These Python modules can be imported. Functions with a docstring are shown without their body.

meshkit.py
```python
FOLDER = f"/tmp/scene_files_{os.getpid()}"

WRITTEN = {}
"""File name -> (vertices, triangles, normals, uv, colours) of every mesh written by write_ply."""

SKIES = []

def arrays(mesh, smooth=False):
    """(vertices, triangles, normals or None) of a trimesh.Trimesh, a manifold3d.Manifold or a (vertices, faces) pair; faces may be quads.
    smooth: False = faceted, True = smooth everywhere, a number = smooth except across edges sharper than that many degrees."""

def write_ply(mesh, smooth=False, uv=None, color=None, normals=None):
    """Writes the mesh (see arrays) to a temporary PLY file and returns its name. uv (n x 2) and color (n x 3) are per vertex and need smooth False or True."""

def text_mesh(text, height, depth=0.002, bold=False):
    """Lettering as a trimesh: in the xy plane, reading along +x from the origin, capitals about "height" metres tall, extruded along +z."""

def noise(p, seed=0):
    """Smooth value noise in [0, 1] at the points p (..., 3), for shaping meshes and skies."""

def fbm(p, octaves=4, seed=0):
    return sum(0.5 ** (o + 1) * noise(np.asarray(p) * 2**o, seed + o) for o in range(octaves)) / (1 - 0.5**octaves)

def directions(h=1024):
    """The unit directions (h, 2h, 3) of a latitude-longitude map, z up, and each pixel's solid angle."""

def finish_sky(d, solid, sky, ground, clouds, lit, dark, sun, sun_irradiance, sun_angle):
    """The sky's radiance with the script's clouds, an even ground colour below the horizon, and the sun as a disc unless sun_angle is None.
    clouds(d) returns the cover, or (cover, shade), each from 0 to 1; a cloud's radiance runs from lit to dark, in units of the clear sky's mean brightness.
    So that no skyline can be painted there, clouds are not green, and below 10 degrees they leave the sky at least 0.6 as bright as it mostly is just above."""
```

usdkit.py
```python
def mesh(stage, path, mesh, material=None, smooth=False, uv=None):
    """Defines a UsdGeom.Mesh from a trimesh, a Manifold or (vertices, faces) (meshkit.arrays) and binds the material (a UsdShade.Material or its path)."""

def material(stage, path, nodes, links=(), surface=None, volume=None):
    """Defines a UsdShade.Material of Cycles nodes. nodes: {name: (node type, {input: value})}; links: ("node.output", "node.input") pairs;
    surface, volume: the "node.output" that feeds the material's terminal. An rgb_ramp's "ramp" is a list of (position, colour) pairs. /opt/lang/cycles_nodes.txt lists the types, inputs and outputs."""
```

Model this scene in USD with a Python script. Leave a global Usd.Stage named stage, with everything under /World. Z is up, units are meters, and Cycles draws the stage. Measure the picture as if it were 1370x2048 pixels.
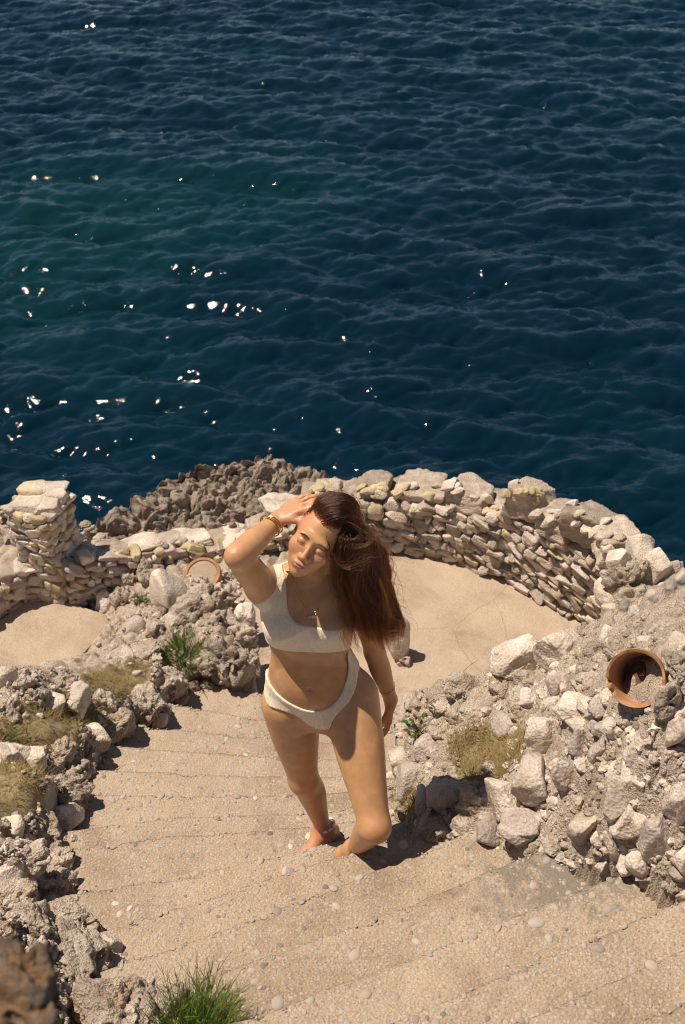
import math
import numpy as np, trimesh, usdkit, meshkit
from scipy.spatial import cKDTree
from scipy.interpolate import RBFInterpolator
from scipy.ndimage import map_coordinates, gaussian_filter
from shapely.geometry import Polygon, Point
from shapely import contains_xy
from pxr import Usd, UsdGeom, UsdLux, UsdShade, Gf, Sdf, Vt

stage = Usd.Stage.CreateInMemory()
UsdGeom.SetStageUpAxis(stage, UsdGeom.Tokens.z)
UsdGeom.SetStageMetersPerUnit(stage, 1.0)
UsdGeom.Xform.Define(stage, '/World')
UsdGeom.Scope.Define(stage, '/World/Looks')

# ---------------------------------------------------------------- camera, sky, sun, exposure
CAM = np.array([0.0, 0.0, 3.58]); PITCH = math.radians(37.0); FPX = 2300.0
FWD = np.array([0, math.cos(PITCH), -math.sin(PITCH)]); UPV = np.array([0, math.sin(PITCH), math.cos(PITCH)])
cam = UsdGeom.Camera.Define(stage, '/World/camera')
cam.AddTranslateOp().Set(Gf.Vec3d(*CAM)); cam.AddRotateXOp().Set(90 - math.degrees(PITCH))
cam.CreateHorizontalApertureAttr(36.0 * 1370 / 2048); cam.CreateVerticalApertureAttr(36.0)
cam.CreateFocalLengthAttr(36.0 * FPX / 2048)
cam.CreateFStopAttr(6.3); cam.CreateFocusDistanceAttr(3.75)
cam.CreateExposureAttr(0.40)
SUN_AZ, SUN_EL = math.radians(-80.0), math.radians(66.5)       # azimuth from +y towards +x
sunv = np.array([math.sin(SUN_AZ) * math.cos(SUN_EL), math.cos(SUN_AZ) * math.cos(SUN_EL), math.sin(SUN_EL)])
sun = UsdLux.DistantLight.Define(stage, '/World/sun')
sun.CreateNormalizeAttr(True); sun.CreateIntensityAttr(1.25); sun.CreateAngleAttr(0.5); sun.CreateColorAttr(Gf.Vec3f(1.0, 0.895, 0.755))
sun.AddRotateZOp().Set(-math.degrees(SUN_AZ)); sun.AddRotateXOp().Set(-(90 - math.degrees(SUN_EL)))
sky = UsdLux.DomeLight.Define(stage, '/World/sky')
skym = usdkit.material(stage, '/World/Looks/sky', {
    's': ('sky_texture', {'sky_type': 'single_scattering', 'sun_disc': False, 'sun_elevation': SUN_EL, 'sun_rotation': SUN_AZ, 'aerosol_density': 0.4, 'ozone_density': 2.0}),
    'b': ('background_shader', {'strength': 0.05})}, [('s.color', 'b.color')], surface='b.background')
UsdShade.MaterialBindingAPI.Apply(sky.GetPrim()).Bind(skym)
sky.GetPrim().SetCustomDataByKey('kind', 'structure')

# ---------------------------------------------------------------- helpers
def ray(px, py):
    px, py = np.asarray(px, float), np.asarray(py, float)
    return FWD + ((px - 685) / FPX)[..., None] * np.array([1., 0, 0]) + ((1024 - py) / FPX)[..., None] * UPV
def W(px, py, z):                       # point at height z that is seen at photo pixel (px, py)
    d = ray(px, py); t = (np.asarray(z, float) - CAM[2]) / d[..., 2]
    return CAM + t[..., None] * d
def WY(px, py, y):
    d = ray(px, py); t = (np.asarray(y, float) - CAM[1]) / d[..., 1]
    return CAM + t[..., None] * d
def depth(p): return float((np.asarray(p) - CAM) @ FWD)

_used = {}
def numbered(parent, name):
    k = (str(parent), name); n = _used.get(k, 0); _used[k] = n + 1
    return f'{parent}/{name}' if n == 0 else f'{parent}/{name}_{n:03d}'
def tag(prim, label=None, cat=None, group=None, kind=None):
    for k, v in (('label', label), ('category', cat), ('group', group), ('kind', kind)):
        if v: prim.SetCustomDataByKey(k, v)
    return prim
def path_of(parent):
    return '/World' if parent is None else str(parent.GetPath())
def thing(name, label, cat, loc=(0, 0, 0), group=None):
    x = UsdGeom.Xform.Define(stage, numbered('/World', name)); x.AddTranslateOp().Set(Gf.Vec3d(*map(float, loc)))
    p = x.GetPrim(); tag(p, label, cat, group)
    ORIGIN[str(p.GetPath())] = np.array(loc, float)
    return p
ORIGIN = {}
def obj(name, mesh, mat, parent=None, smooth=False, **tags):       # mesh in world coordinates
    pp = path_of(parent)
    if isinstance(mesh, trimesh.Trimesh): mesh = (np.array(mesh.vertices), np.array(mesh.faces))
    off = ORIGIN.get(pp)
    if off is None and pp != '/World': off = ORIGIN.get('/'.join(pp.split('/')[:3]))
    if off is not None: mesh = (np.asarray(mesh[0]) - off, mesh[1])
    m = usdkit.mesh(stage, numbered(pp, name), mesh, mat, smooth=smooth)
    tag(m.GetPrim(), **tags)
    return m.GetPrim()
def cat_meshes(ms):
    vs, fs, n = [], [], 0
    for v, f in ms:
        vs.append(v); fs.append(f + n); n += len(v)
    return np.vstack(vs), np.vstack(fs)
def grid_faces(nu, nv):                 # vertices ordered u-major: index = i*nv + j
    i, j = np.meshgrid(np.arange(nu - 1), np.arange(nv - 1), indexing='ij')
    a = (i * nv + j).ravel()
    q = np.stack([a, a + nv, a + nv + 1, a + 1], 1)
    return np.vstack([q[:, [0, 1, 2]], q[:, [0, 2, 3]]])
def fbm(p, o=4, seed=0): return meshkit.fbm(p, o, seed)
def worley(p, spacing, seed, dims=3):   # F1, F2 distances over a jittered set of points, in units of the spacing
    p = np.asarray(p, float) / spacing
    lo, hi = np.floor(p.min(0)).astype(int) - 2, np.ceil(p.max(0)).astype(int) + 3
    g = np.stack(np.meshgrid(*[np.arange(a, b) for a, b in zip(lo, hi)], indexing='ij'), -1).reshape(-1, p.shape[1])
    pts = g + np.random.default_rng(seed).random(g.shape)
    d, i = cKDTree(pts).query(p, k=2)
    return d[:, 0], d[:, 1], i[:, 0]
def sstep(a, b, x):
    t = np.clip((x - a) / (b - a), 0, 1); return t * t * (3 - 2 * t)
ICO = {k: trimesh.creation.icosphere(k) for k in range(6)}
def rot_random(rng):
    q = rng.normal(size=4); q /= np.linalg.norm(q); return trimesh.transformations.quaternion_matrix(q)[:3, :3]
def rotz(a): c, s = math.cos(a), math.sin(a); return np.array([[c, -s, 0], [s, c, 0], [0, 0, 1.]])
def rotx(a): c, s = math.cos(a), math.sin(a); return np.array([[1., 0, 0], [0, c, -s], [0, s, c]])
def roty(a): c, s = math.cos(a), math.sin(a); return np.array([[c, 0, s], [0, 1., 0], [-s, 0, c]])
def rock(seed, radii, kind='limestone', sub=3, tilt=0.35):
    """A stone about the origin: a chipped polyhedron (limestone), a lumpy mass of cemented bits (conglomerate) or a rounded pebble (smooth)."""
    rng = np.random.default_rng(seed)
    d = ICO[sub].vertices.copy(); f = ICO[sub].faces
    n = {'limestone': 12, 'conglomerate': 9, 'smooth': 9, 'slab': 11, 'block': 7}[kind]
    nn = rng.normal(size=(n, 3)); nn /= np.linalg.norm(nn, axis=1)[:, None]
    off = rng.uniform(0.55, 1.0, n)
    if kind == 'block':
        bx = np.vstack([np.eye(3), -np.eye(3)]) + rng.normal(0, .16, (6, 3)); nn = np.vstack([bx / np.linalg.norm(bx, axis=1)[:, None], nn]); off = np.r_[rng.uniform(.58, .74, 6), rng.uniform(.72, 1.0, n)]
    den = d @ nn.T
    r = np.where(den > 0.05, off / np.maximum(den, 0.05), 9.0)
    k = {'limestone': 30., 'conglomerate': 10., 'smooth': 7., 'slab': 26., 'block': 34.}[kind]
    r = -np.log(np.exp(-k * r).sum(1) + math.exp(-k * 1.15)) / k
    s = float(np.mean(radii))
    R = rot_random(rng)
    v = d * r[:, None]
    u = v * s * 1.0
    o = rng.uniform(0, 50, 3)
    if kind == 'conglomerate':
        f1, f2, _ = worley(u + o, 0.34 * s + 0.014, seed)
        g1, _, _ = worley(u + o, 0.12 * s + 0.007, seed + 5)
        n2 = fbm((u + o) / (0.30 * s + .01), 4, seed + 8)
        h = 0.34 * (0.55 - f1) + 0.13 * (0.5 - g1) + 0.55 * (fbm((u + o) / (0.7 * s), 4, seed) - 0.5) - 0.30 * sstep(.54, .68, n2)
    elif kind == 'limestone':
        f1, f2, ci = worley(u + o + .12 * s * (np.stack([fbm((u + o) / (.4 * s) + q, 2, q) for q in (1, 2, 3)], 1) - .5), 0.75 * s + 0.012, seed)
        st = np.random.default_rng(seed + 2).random(ci.max() + 1)[ci]
        h = 0.13 * (st - .5) * sstep(0, .10, f2 - f1) + 0.24 * (fbm((u + o) / (0.9 * s), 5, seed) - 0.5) + 0.07 * (fbm((u + o) / (.12 * s + .008), 3, seed + 3) - 0.5)
    elif kind == 'block':
        h = 0.16 * (fbm((u + o) / (0.7 * s), 4, seed) - 0.5) + 0.05 * (fbm((u + o) / (.15 * s + .006), 2, seed + 3) - 0.5); R = np.eye(3)
    elif kind == 'slab':
        h = 0.22 * (fbm((u + o) / (0.6 * s), 4, seed) - 0.5)
    else:
        h = 0.16 * (fbm((u + o) / (0.9 * s), 4, seed) - 0.5)
    v = v * (1 + h)[:, None]
    v = v @ R.T
    v = v / np.abs(v).max(0) * np.asarray(radii)
    T = rotz(rng.uniform(0, 2 * math.pi) if kind not in ('slab', 'block') else 0) @ rotx(rng.uniform(-tilt, tilt)) @ roty(rng.uniform(-tilt, tilt))
    return v @ T.T, np.array(f)

def tube(pts, r0, r1=None, sides=3):
    pts = np.asarray(pts, float); n = len(pts); t = np.gradient(pts, axis=0); t /= np.linalg.norm(t, axis=1)[:, None]
    ref = np.where(np.abs(t[:, 2:3]) < .9, [[0, 0, 1.]], [[1., 0, 0]]); u = np.cross(t, ref); u /= np.linalg.norm(u, axis=1)[:, None]; w = np.cross(t, u)
    a = np.arange(sides) * 2 * np.pi / sides; r = np.linspace(r0, r1, n) if np.ndim(r0) == 0 else np.asarray(r0)
    v = pts[:, None] + r[:, None, None] * (u[:, None] * np.cos(a)[None, :, None] + w[:, None] * np.sin(a)[None, :, None])
    f = []
    i, j = np.meshgrid(np.arange(n - 1), np.arange(sides), indexing='ij'); A = (i * sides + j).ravel(); B = (i * sides + (j + 1) % sides).ravel()
    f = np.vstack([np.stack([A, B, B + sides], 1), np.stack([A, B + sides, A + sides], 1)])
    return v.reshape(-1, 3), f
def revolve(profile, n=64): 
    p = np.asarray(profile, float); a = np.linspace(0, 2 * np.pi, n, endpoint=False)
    v = np.stack([p[None, :, 0] * np.cos(a)[:, None], p[None, :, 0] * np.sin(a)[:, None], np.broadcast_to(p[:, 1], (n, len(p)))], -1).reshape(-1, 3)
    m = len(p); i, j = np.meshgrid(np.arange(n), np.arange(m - 1), indexing='ij'); A = (i * m + j).ravel(); B = (((i + 1) % n) * m + j).ravel()
    q = np.stack([A, B, B + 1, A + 1], 1); return v, np.vstack([q[:, [0, 1, 2]], q[:, [0, 2, 3]]])
def frame_to(z):
    z = np.asarray(z, float); z = z / np.linalg.norm(z); x = np.cross([0, 1, .1], z); x /= np.linalg.norm(x); return np.stack([x, np.cross(z, x), z])

# ---------------------------------------------------------------- materials
def mat(name, nodes, links, surface='p.BSDF', volume=None):
    return usdkit.material(stage, '/World/Looks/' + name, nodes, links, surface=surface, volume=volume)
def rock_material(name, c_dark, c_mid, c_light, c_rust, rust=0.5, scale=1.0, bump=0.6, lichen=0.0, c_lichen=(0.42, 0.33, 0.12)):
    nodes = {
        'g': ('geometry', {}),
        'tint': ('noise_texture', {'scale': 9 * scale, 'detail': 6, 'roughness': 0.65}),
        'ramp': ('rgb_ramp', {'ramp': [(0.28, c_dark), (0.48, c_mid), (0.68, c_light)]}),
        'fine': ('noise_texture', {'scale': 160 * scale, 'detail': 5, 'roughness': 0.75}),
        'finer': ('rgb_ramp', {'ramp': [(0.30, (0.55, 0.53, 0.5)), (0.55, (1, 1, 1)), (0.75, (1.2, 1.2, 1.2))]}),
        'mul': ('mix_color', {'blend_type': 'multiply', 'fac': 0.85, 'use_clamp': True}),
        'rn': ('noise_texture', {'scale': 6 * scale, 'detail': 5, 'roughness': 0.7}),
        'rr': ('map_range', {'from_min': 0.60 - 0.16 * rust, 'from_max': 0.78 - 0.10 * rust, 'to_min': 0.0, 'to_max': 0.75, 'clamp': True}),
        'rust': ('mix_color', {'blend_type': 'mix', 'b': c_rust}),
        'ln': ('noise_texture', {'scale': 14 * scale, 'detail': 4, 'roughness': 0.6}),
        'lr': ('map_range', {'from_min': 0.62 - 0.25 * lichen, 'from_max': 0.70 - 0.22 * lichen, 'to_min': 0.0, 'to_max': 0.9 if lichen else 0.0, 'clamp': True}),
        'lich': ('mix_color', {'blend_type': 'mix', 'b': c_lichen}),
        'dn': ('noise_texture', {'scale': 4.5, 'detail': 9, 'roughness': 0.72, 'distortion': 0.4}),
        'dr': ('rgb_ramp', {'ramp': [(0.34, (0.62, 0.56, 0.49)), (0.44, (0.95, 0.93, 0.91)), (0.62, (1.06, 1.06, 1.06))]}),
        'dm': ('mix_color', {'blend_type': 'multiply', 'fac': 0.75, 'use_clamp_result': False}),
        'isl': ('map_range', {'from_min': 0.0, 'from_max': 1.0, 'to_min': 0.82, 'to_max': 1.12}),
        'oi': ('object_info', {}),
        'var': ('hsv', {'saturation': 1.0}),
        'pv': ('voronoi_texture', {'scale': 90 * scale}),
        'b1': ('bump', {'strength': bump, 'distance': 0.006}),
        'b2': ('bump', {'strength': bump * 0.7, 'distance': 0.010}),
        'p': ('principled_bsdf', {'roughness': 0.9, 'specular_ior_level': 0.25}),
    }
    links = [('g.position', x + '.vector') for x in ('tint', 'fine', 'rn', 'ln', 'pv', 'dn')] + [
        ('tint.fac', 'ramp.fac'), ('fine.fac', 'finer.fac'), ('ramp.color', 'mul.a'), ('finer.color', 'mul.b'),
        ('rn.fac', 'rr.value'), ('rr.result', 'rust.fac'), ('mul.result', 'rust.a'),
        ('ln.fac', 'lr.value'), ('lr.result', 'lich.fac'), ('rust.result', 'lich.a'),
        ('oi.random', 'isl.value'), ('isl.result', 'var.value'), ('lich.result', 'dm.a'), ('dn.fac', 'dr.fac'), ('dr.color', 'dm.b'), ('dm.result', 'var.color'), ('var.color', 'p.base_color'),
        ('fine.fac', 'b1.height'), ('pv.distance', 'b2.height'), ('b1.normal', 'b2.normal'), ('b2.normal', 'p.normal')]
    return mat(name, nodes, links)
M = {}
M['limestone'] = rock_material('limestone', (0.37, 0.30, 0.24), (0.54, 0.455, 0.375), (0.68, 0.60, 0.51), (0.38, 0.24, 0.13), 0.15, 1.0, 0.6)
M['lilac_stone'] = rock_material('lilac_stone', (0.33, 0.27, 0.235), (0.46, 0.385, 0.33), (0.57, 0.49, 0.425), (0.34, 0.24, 0.16), 0.1, 1.0, 0.6)
M['ochre_stone'] = rock_material('ochre_stone', (0.40, 0.305, 0.18), (0.49, 0.39, 0.24), (0.58, 0.48, 0.33), (0.40, 0.28, 0.12), 0.2, 1.0, 0.4)
M['conglomerate'] = rock_material('conglomerate', (0.30, 0.235, 0.18), (0.46, 0.38, 0.30), (0.62, 0.535, 0.44), (0.31, 0.17, 0.075), 0.45, 1.3, 1.0)
M['rough_mortar'] = rock_material('rough_mortar', (0.36, 0.285, 0.22), (0.475, 0.385, 0.305), (0.60, 0.505, 0.41), (0.35, 0.225, 0.12), 0.25, 1.6, 1.0)
M['cliff_rock'] = rock_material('cliff_rock', (0.17, 0.13, 0.10), (0.32, 0.255, 0.20), (0.47, 0.39, 0.32), (0.22, 0.14, 0.075), 0.4, 1.5, 0.9)
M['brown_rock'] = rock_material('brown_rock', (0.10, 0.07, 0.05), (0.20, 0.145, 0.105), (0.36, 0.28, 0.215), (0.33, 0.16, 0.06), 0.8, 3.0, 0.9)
M['wall_stone'] = rock_material('wall_stone', (0.30, 0.235, 0.175), (0.45, 0.365, 0.285), (0.60, 0.515, 0.425), (0.36, 0.24, 0.12), 0.3, 1.4, 0.7)
# ---------------------------------------------------------------- the sea
def ocean_tile(n, L, seed, wind, amp, lmin, spread):
    rng = np.random.default_rng(seed)
    k = np.fft.fftfreq(n, L / n) * 2 * np.pi
    kx, ky = np.meshgrid(k, k, indexing='ij'); kk = np.hypot(kx, ky); kk[0, 0] = 1
    wx, wy = math.cos(wind), math.sin(wind)
    cosw = (kx * wx + ky * wy) / kk
    kp = 2 * np.pi / (L / 6.0)
    P = np.exp(-1.0 * (kp / kk) ** 2) / kk ** 3.55 * (0.10 + np.abs(cosw) ** spread) * np.exp(-(kk * lmin) ** 2)
    P[0, 0] = 0
    h = np.sqrt(P) * (rng.normal(size=P.shape) + 1j * rng.normal(size=P.shape))
    z = np.real(np.fft.ifft2(h)); s = amp / z.std()
    dx = np.real(np.fft.ifft2(-1j * kx / kk * h)) * s; dy = np.real(np.fft.ifft2(-1j * ky / kk * h)) * s
    return z * s, dx, dy
SEA_Z = -11.5
def build_sea():
    xs = np.concatenate([[-3000, -600, -150, -50], np.arange(-27, 27.01, 0.098), [50, 150, 600, 3000]])
    ys = np.concatenate([[-60, 0, 9], 13.0 + np.cumsum(np.concatenate([[0], 0.065 + 0.00045 * np.arange(500)])), ])
    ys = ys[ys < 96]; ys = np.concatenate([ys, [110, 140, 300, 1000, 5000]])
    X, Y = np.meshgrid(xs, ys, indexing='ij')
    fade = sstep(92, 80, Y) * sstep(32, 26.5, np.abs(X)) * sstep(9, 13, Y)
    Z = np.zeros_like(X); DX = np.zeros_like(X); DY = np.zeros_like(X)
    for n, L, seed, wind, amp, lmin, spread in ((512, 37.0, 3, math.radians(78), 0.085, 0.10, 5.0), (512, 13.3, 8, math.radians(101), 0.043, 0.035, 6.0), (512, 5.1, 21, math.radians(86), 0.0175, 0.022, 3.5)):
        z, dx, dy = ocean_tile(n, L, seed, wind, amp, lmin, spread)
        c = np.array([(X / L * n) % n, (Y / L * n) % n])
        s = lambda a: map_coordinates(a, c, order=1, mode='grid-wrap')
        Z += s(z); DX += s(dx); DY += s(dy)
    v = np.stack([X + 0.85 * DX * fade, Y + 0.85 * DY * fade, SEA_Z + Z * fade], -1).reshape(-1, 3)
    f = grid_faces(len(xs), len(ys))
    m = mat('sea_water', {
        'g': ('geometry', {}),
        'map': ('mapping', {'scale': (0.075, 0.085, 0.1), 'location': (0.15, 0.32, 0)}),
        'n': ('noise_texture', {'scale': 1.0, 'detail': 2, 'roughness': 0.45}),
        'ga': ('mapping', {'location': tuple(-np.array(W(340, 400, SEA_Z)) * (.13, .075, .05)), 'scale': (.13, .075, .05)}), 'gb': ('mapping', {'location': tuple(-np.array(W(1330, 930, SEA_Z)) * (.20, .16, .05)), 'scale': (.20, .16, .05)}),
        'sa': ('gradient_texture', {'gradient_type': 'spherical'}), 'sb': ('gradient_texture', {'gradient_type': 'spherical'}),
        'mx': ('math', {'math_type': 'maximum'}), 'ma': ('math', {'math_type': 'multiply_add', 'value2': .24}),
        'r': ('rgb_ramp', {'ramp': [(0.0, (0.0006, 0.0075, 0.0145)), (0.56, (0.0008, 0.0105, 0.0190)), (0.85, (0.0013, 0.0200, 0.0230))]}),
        'map2': ('mapping', {'scale': (1.0, 1.7, 1.0), 'rotation': (0, 0, .2)}),
        'w2': ('noise_texture', {'scale': 13.0, 'detail': 2, 'roughness': 0.5, 'distortion': 0.3}),
        'b2': ('bump', {'strength': 0.18, 'distance': 0.02}),
        'w1': ('noise_texture', {'scale': 4.2, 'detail': 2, 'roughness': 0.55, 'distortion': 0.5}),
        'b1': ('bump', {'strength': 0.32, 'distance': 0.05}),
        'p': ('principled_bsdf', {'roughness': 0.05, 'ior': 1.333, 'specular_ior_level': 0.5})},
        [('g.position', 'map.vector'), ('map.vector', 'n.vector'), ('g.position', 'ga.vector'), ('g.position', 'gb.vector'), ('ga.vector', 'sa.vector'), ('gb.vector', 'sb.vector'), ('sa.fac', 'mx.value1'), ('sb.fac', 'mx.value2'), ('mx.value', 'ma.value1'), ('n.fac', 'ma.value3'), ('ma.value', 'r.fac'), ('r.color', 'p.base_color'),
         ('g.position', 'map2.vector'), ('map2.vector', 'w1.vector'), ('w1.fac', 'b1.height'), ('map2.vector', 'w2.vector'), ('w2.fac', 'b2.height'), ('b1.normal', 'b2.normal'), ('b2.normal', 'p.normal')])
    obj('sea', (v, f), m, smooth=True, kind='structure')
build_sea()

# ---------------------------------------------------------------- lie of the land
RISE = 0.15
# each nosing (far edge of a tread): photo points from the left kerb to the right, at height RISE * k
NOSE = {
    -8: [(370, 1358), (406, 1365), (530, 1389), (660, 1415), (770, 1432)],
    -7: [(330, 1405), (352, 1409), (480, 1432), (640, 1452), (772, 1462)],
    -6: [(262, 1452), (295, 1454), (460, 1469), (640, 1484), (774, 1492)],
    -5: [(205, 1493), (232, 1493), (440, 1507), (640, 1518), (776, 1520)],
    -4: [(165, 1542), (198, 1540), (400, 1550), (640, 1553), (778, 1549)],
    -3: [(140, 1592), (175, 1587), (380, 1592), (640, 1588), (780, 1576)],
    -2: [(90, 1676), (134, 1661), (330, 1636), (640, 1623), (782, 1602)],
    -1: [(80, 1722), (124, 1703), (330, 1674), (640, 1650), (785, 1628)],
    0: [(80, 1812), (129, 1789), (400, 1748), (598, 1703), (693, 1675), (800, 1646)],
    1: [(120, 1905), (186, 1867), (400, 1802), (598, 1738), (687, 1709), (830, 1664)],
    2: [(140, 1965), (326, 1901), (520, 1833), (791, 1724), (880, 1688), (930, 1668)],
    3: [(150, 2030), (300, 1985), (520, 1922), (791, 1822), (1000, 1735), (1060, 1710)],
    4: [(150, 2130), (300, 2086), (520, 2028), (791, 1932), (1086, 1811), (1250, 1748)],
    5: [(150, 2230), (300, 2190), (520, 2135), (791, 2040), (1086, 1918), (1370, 1800)],
    6: [(150, 2330), (300, 2290), (520, 2230), (791, 2140), (1103, 2016), (1440, 1871)],
    7: [(150, 2440), (300, 2400), (520, 2340), (791, 2250), (1103, 2122), (1440, 1975)],
    8: [(150, 2560), (300, 2510), (520, 2450), (791, 2360), (1103, 2232), (1440, 2080)],
}
NOSE3 = {k: np.array([W(px, py, RISE * k) for px, py in v]) for k, v in NOSE.items()}
def resample(p, n):
    d = np.concatenate([[0], np.cumsum(np.linalg.norm(np.diff(p[:, :2], axis=0), axis=1))])
    t = np.linspace(0, d[-1], n)
    return np.stack([np.interp(t, d, p[:, i]) for i in range(3)], 1)
LANDING_Z, SLAB_Z = -1.35, -1.33
CTRL = [  # (photo x, photo y, height)
    (0, 2100, 1.05), (100, 2100, 1.0), (200, 2048, .82), (320, 2048, .62), (150, 1950, .72), (230, 1945, .52), (40, 1900, .75), (130, 1850, .55), (30, 1800, .55), (120, 1770, .36),
    (60, 1710, .36), (20, 1650, .28), (80, 1650, .22), (0, 1590, .02), (60, 1580, 0.0), (130, 1590, .02), (40, 1515, .04), (150, 1510, -.14),
    (100, 1450, -.33), (20, 1460, -.33), (170, 1430, -.40), (30, 1375, -.35), (130, 1390, -.45), (240, 1370, -.70), (200, 1350, -.72), (225, 1455, -.42), (300, 1330, -.80), (290, 1410, -.62), (380, 1330, -.86), (0, 1345, -1.0),
    (0, 1320, -1.42), (130, 1335, -1.42), (200, 1250, -1.42), (60, 1250, -1.42), (-60, 1290, -1.42),
    (280, 1260, -1.12), (330, 1200, -1.1), (390, 1290, -1.05), (450, 1285, -1.0), (410, 1165, -1.15), (470, 1215, -1.2), (500, 1320, -1.12), (440, 1345, -1.08), (240, 1160, -1.3), (180, 1200, -1.42), (250, 1300, -1.1),
    (500, 1185, -1.42), (560, 1140, -1.42), (700, 1200, -1.45), (900, 1200, -1.45), (1100, 1250, -1.45), (1000, 1350, -1.45), (850, 1380, -1.45), (620, 1350, -1.45), (1205, 1270, -1.42), (1250, 1285, -1.40), (1330, 1250, -1.3),
    (790, 1640, -.02), (800, 1570, -.05), (800, 1500, -.14), (830, 1440, -.15), (850, 1400, -.12), (920, 1370, 0.0), (870, 1470, -.14), (860, 1560, .12), (907, 1670, .22), (930, 1560, .2), (1036, 1690, .34), (970, 1600, .3), (990, 1520, .2), (1040, 1480, .28), (950, 1460, .14),
    (1000, 1390, .18), (1000, 1345, .12), (1100, 1300, .25), (1160, 1707, .48), (1120, 1560, .62), (1100, 1450, .55), (1150, 1380, .62), (1180, 1330, .72), (1260, 1748, .58), (1250, 1600, .86), (1250, 1480, .96), (1240, 1390, .98), (1260, 1310, 1.0), (1370, 1790, .62), (1370, 1650, .95), (1370, 1500, 1.1), (1370, 1380, 1.15), (1370, 1300, 1.15), (1440, 1790, .7), (1450, 1500, 1.25), (1450, 1320, 1.25),
]
ctrl = [W(a, b, c) for a, b, c in CTRL]
for k, p in NOSE3.items():
    q = resample(p, 5)
    for i in range(5): ctrl.append(q[i] - [0, 0, .11])
    if k <= 2: ctrl.append(q[0] + [-.12, 0, .10])
EXTRA = [(-2.6, 6.15, -1.15), (-1.9, 5.95, -1.3), (-1.4, 6.15, -1.45), (-.8, 6.1, -1.4), (-.3, 6.2, -1.35), (0.3, 6.35, -1.5), (0.9, 6.2, -1.6), (1.5, 5.7, -1.55), (2.0, 5.2, -1.5), (2.2, 4.6, -1.2),
         (-2.6, 6.6, -1.4), (-1.9, 6.55, -1.75), (-1.3, 6.5, -1.75), (-.7, 6.5, -1.6), (0, 6.6, -1.6), (.5, 6.8, -2.1), (1.2, 6.6, -2.6), (2.0, 6.0, -2.6), (2.6, 5.2, -2.4),
         (-2.6, 7.3, -3.2), (-1.6, 7.2, -3.0), (-1.0, 7.0, -2.0), (-.5, 7.1, -1.7), (-.1, 7.1, -1.8), (.4, 7.4, -2.8), (1.2, 7.2, -4), (2.2, 6.8, -4.4), (3.2, 5.6, -4.4),
         (-2.8, 8.2, -7), (-1.2, 8.0, -6.0), (-.4, 7.9, -3.6), (.2, 8.1, -5.2), (1.5, 8.0, -6.5), (3.2, 7.0, -7), (-2.8, 9.4, -13), (-1, 9.4, -13), (0, 9.4, -13), (1.5, 9.3, -13), (3.4, 9.0, -13),
         (-3.4, 5, -1.2), (-3.4, 3.5, -.5), (-3.2, 2, .6), (-2.4, 3.4, -.4), (-2.0, 2.6, .3), (-1.6, 1.6, 1.0), (-2.5, 1.0, 1.3), (-1.2, .8, 1.4), (0, .6, 1.35), (1.5, .8, 1.35), (2.5, 1.0, 1.5), (2.0, 2.0, 1.25), (2.6, 3, 1.3), (1.6, 3.4, .9), (1.8, 4.2, -.6), (3.2, 4, .3)]
ctrl = np.vstack([np.array(ctrl), np.array(EXTRA)])
_, keep = np.unique(np.round(ctrl[:, :2] / 0.04).astype(int), axis=0, return_index=True)
ctrl = ctrl[keep]
rbf = RBFInterpolator(ctrl[:, :2], ctrl[:, 2], kernel='linear', neighbors=40, smoothing=0.002)
GX0, GX1, GY0, GY1, GD = -3.0, 3.0, 0.6, 9.4, 0.0130
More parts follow.
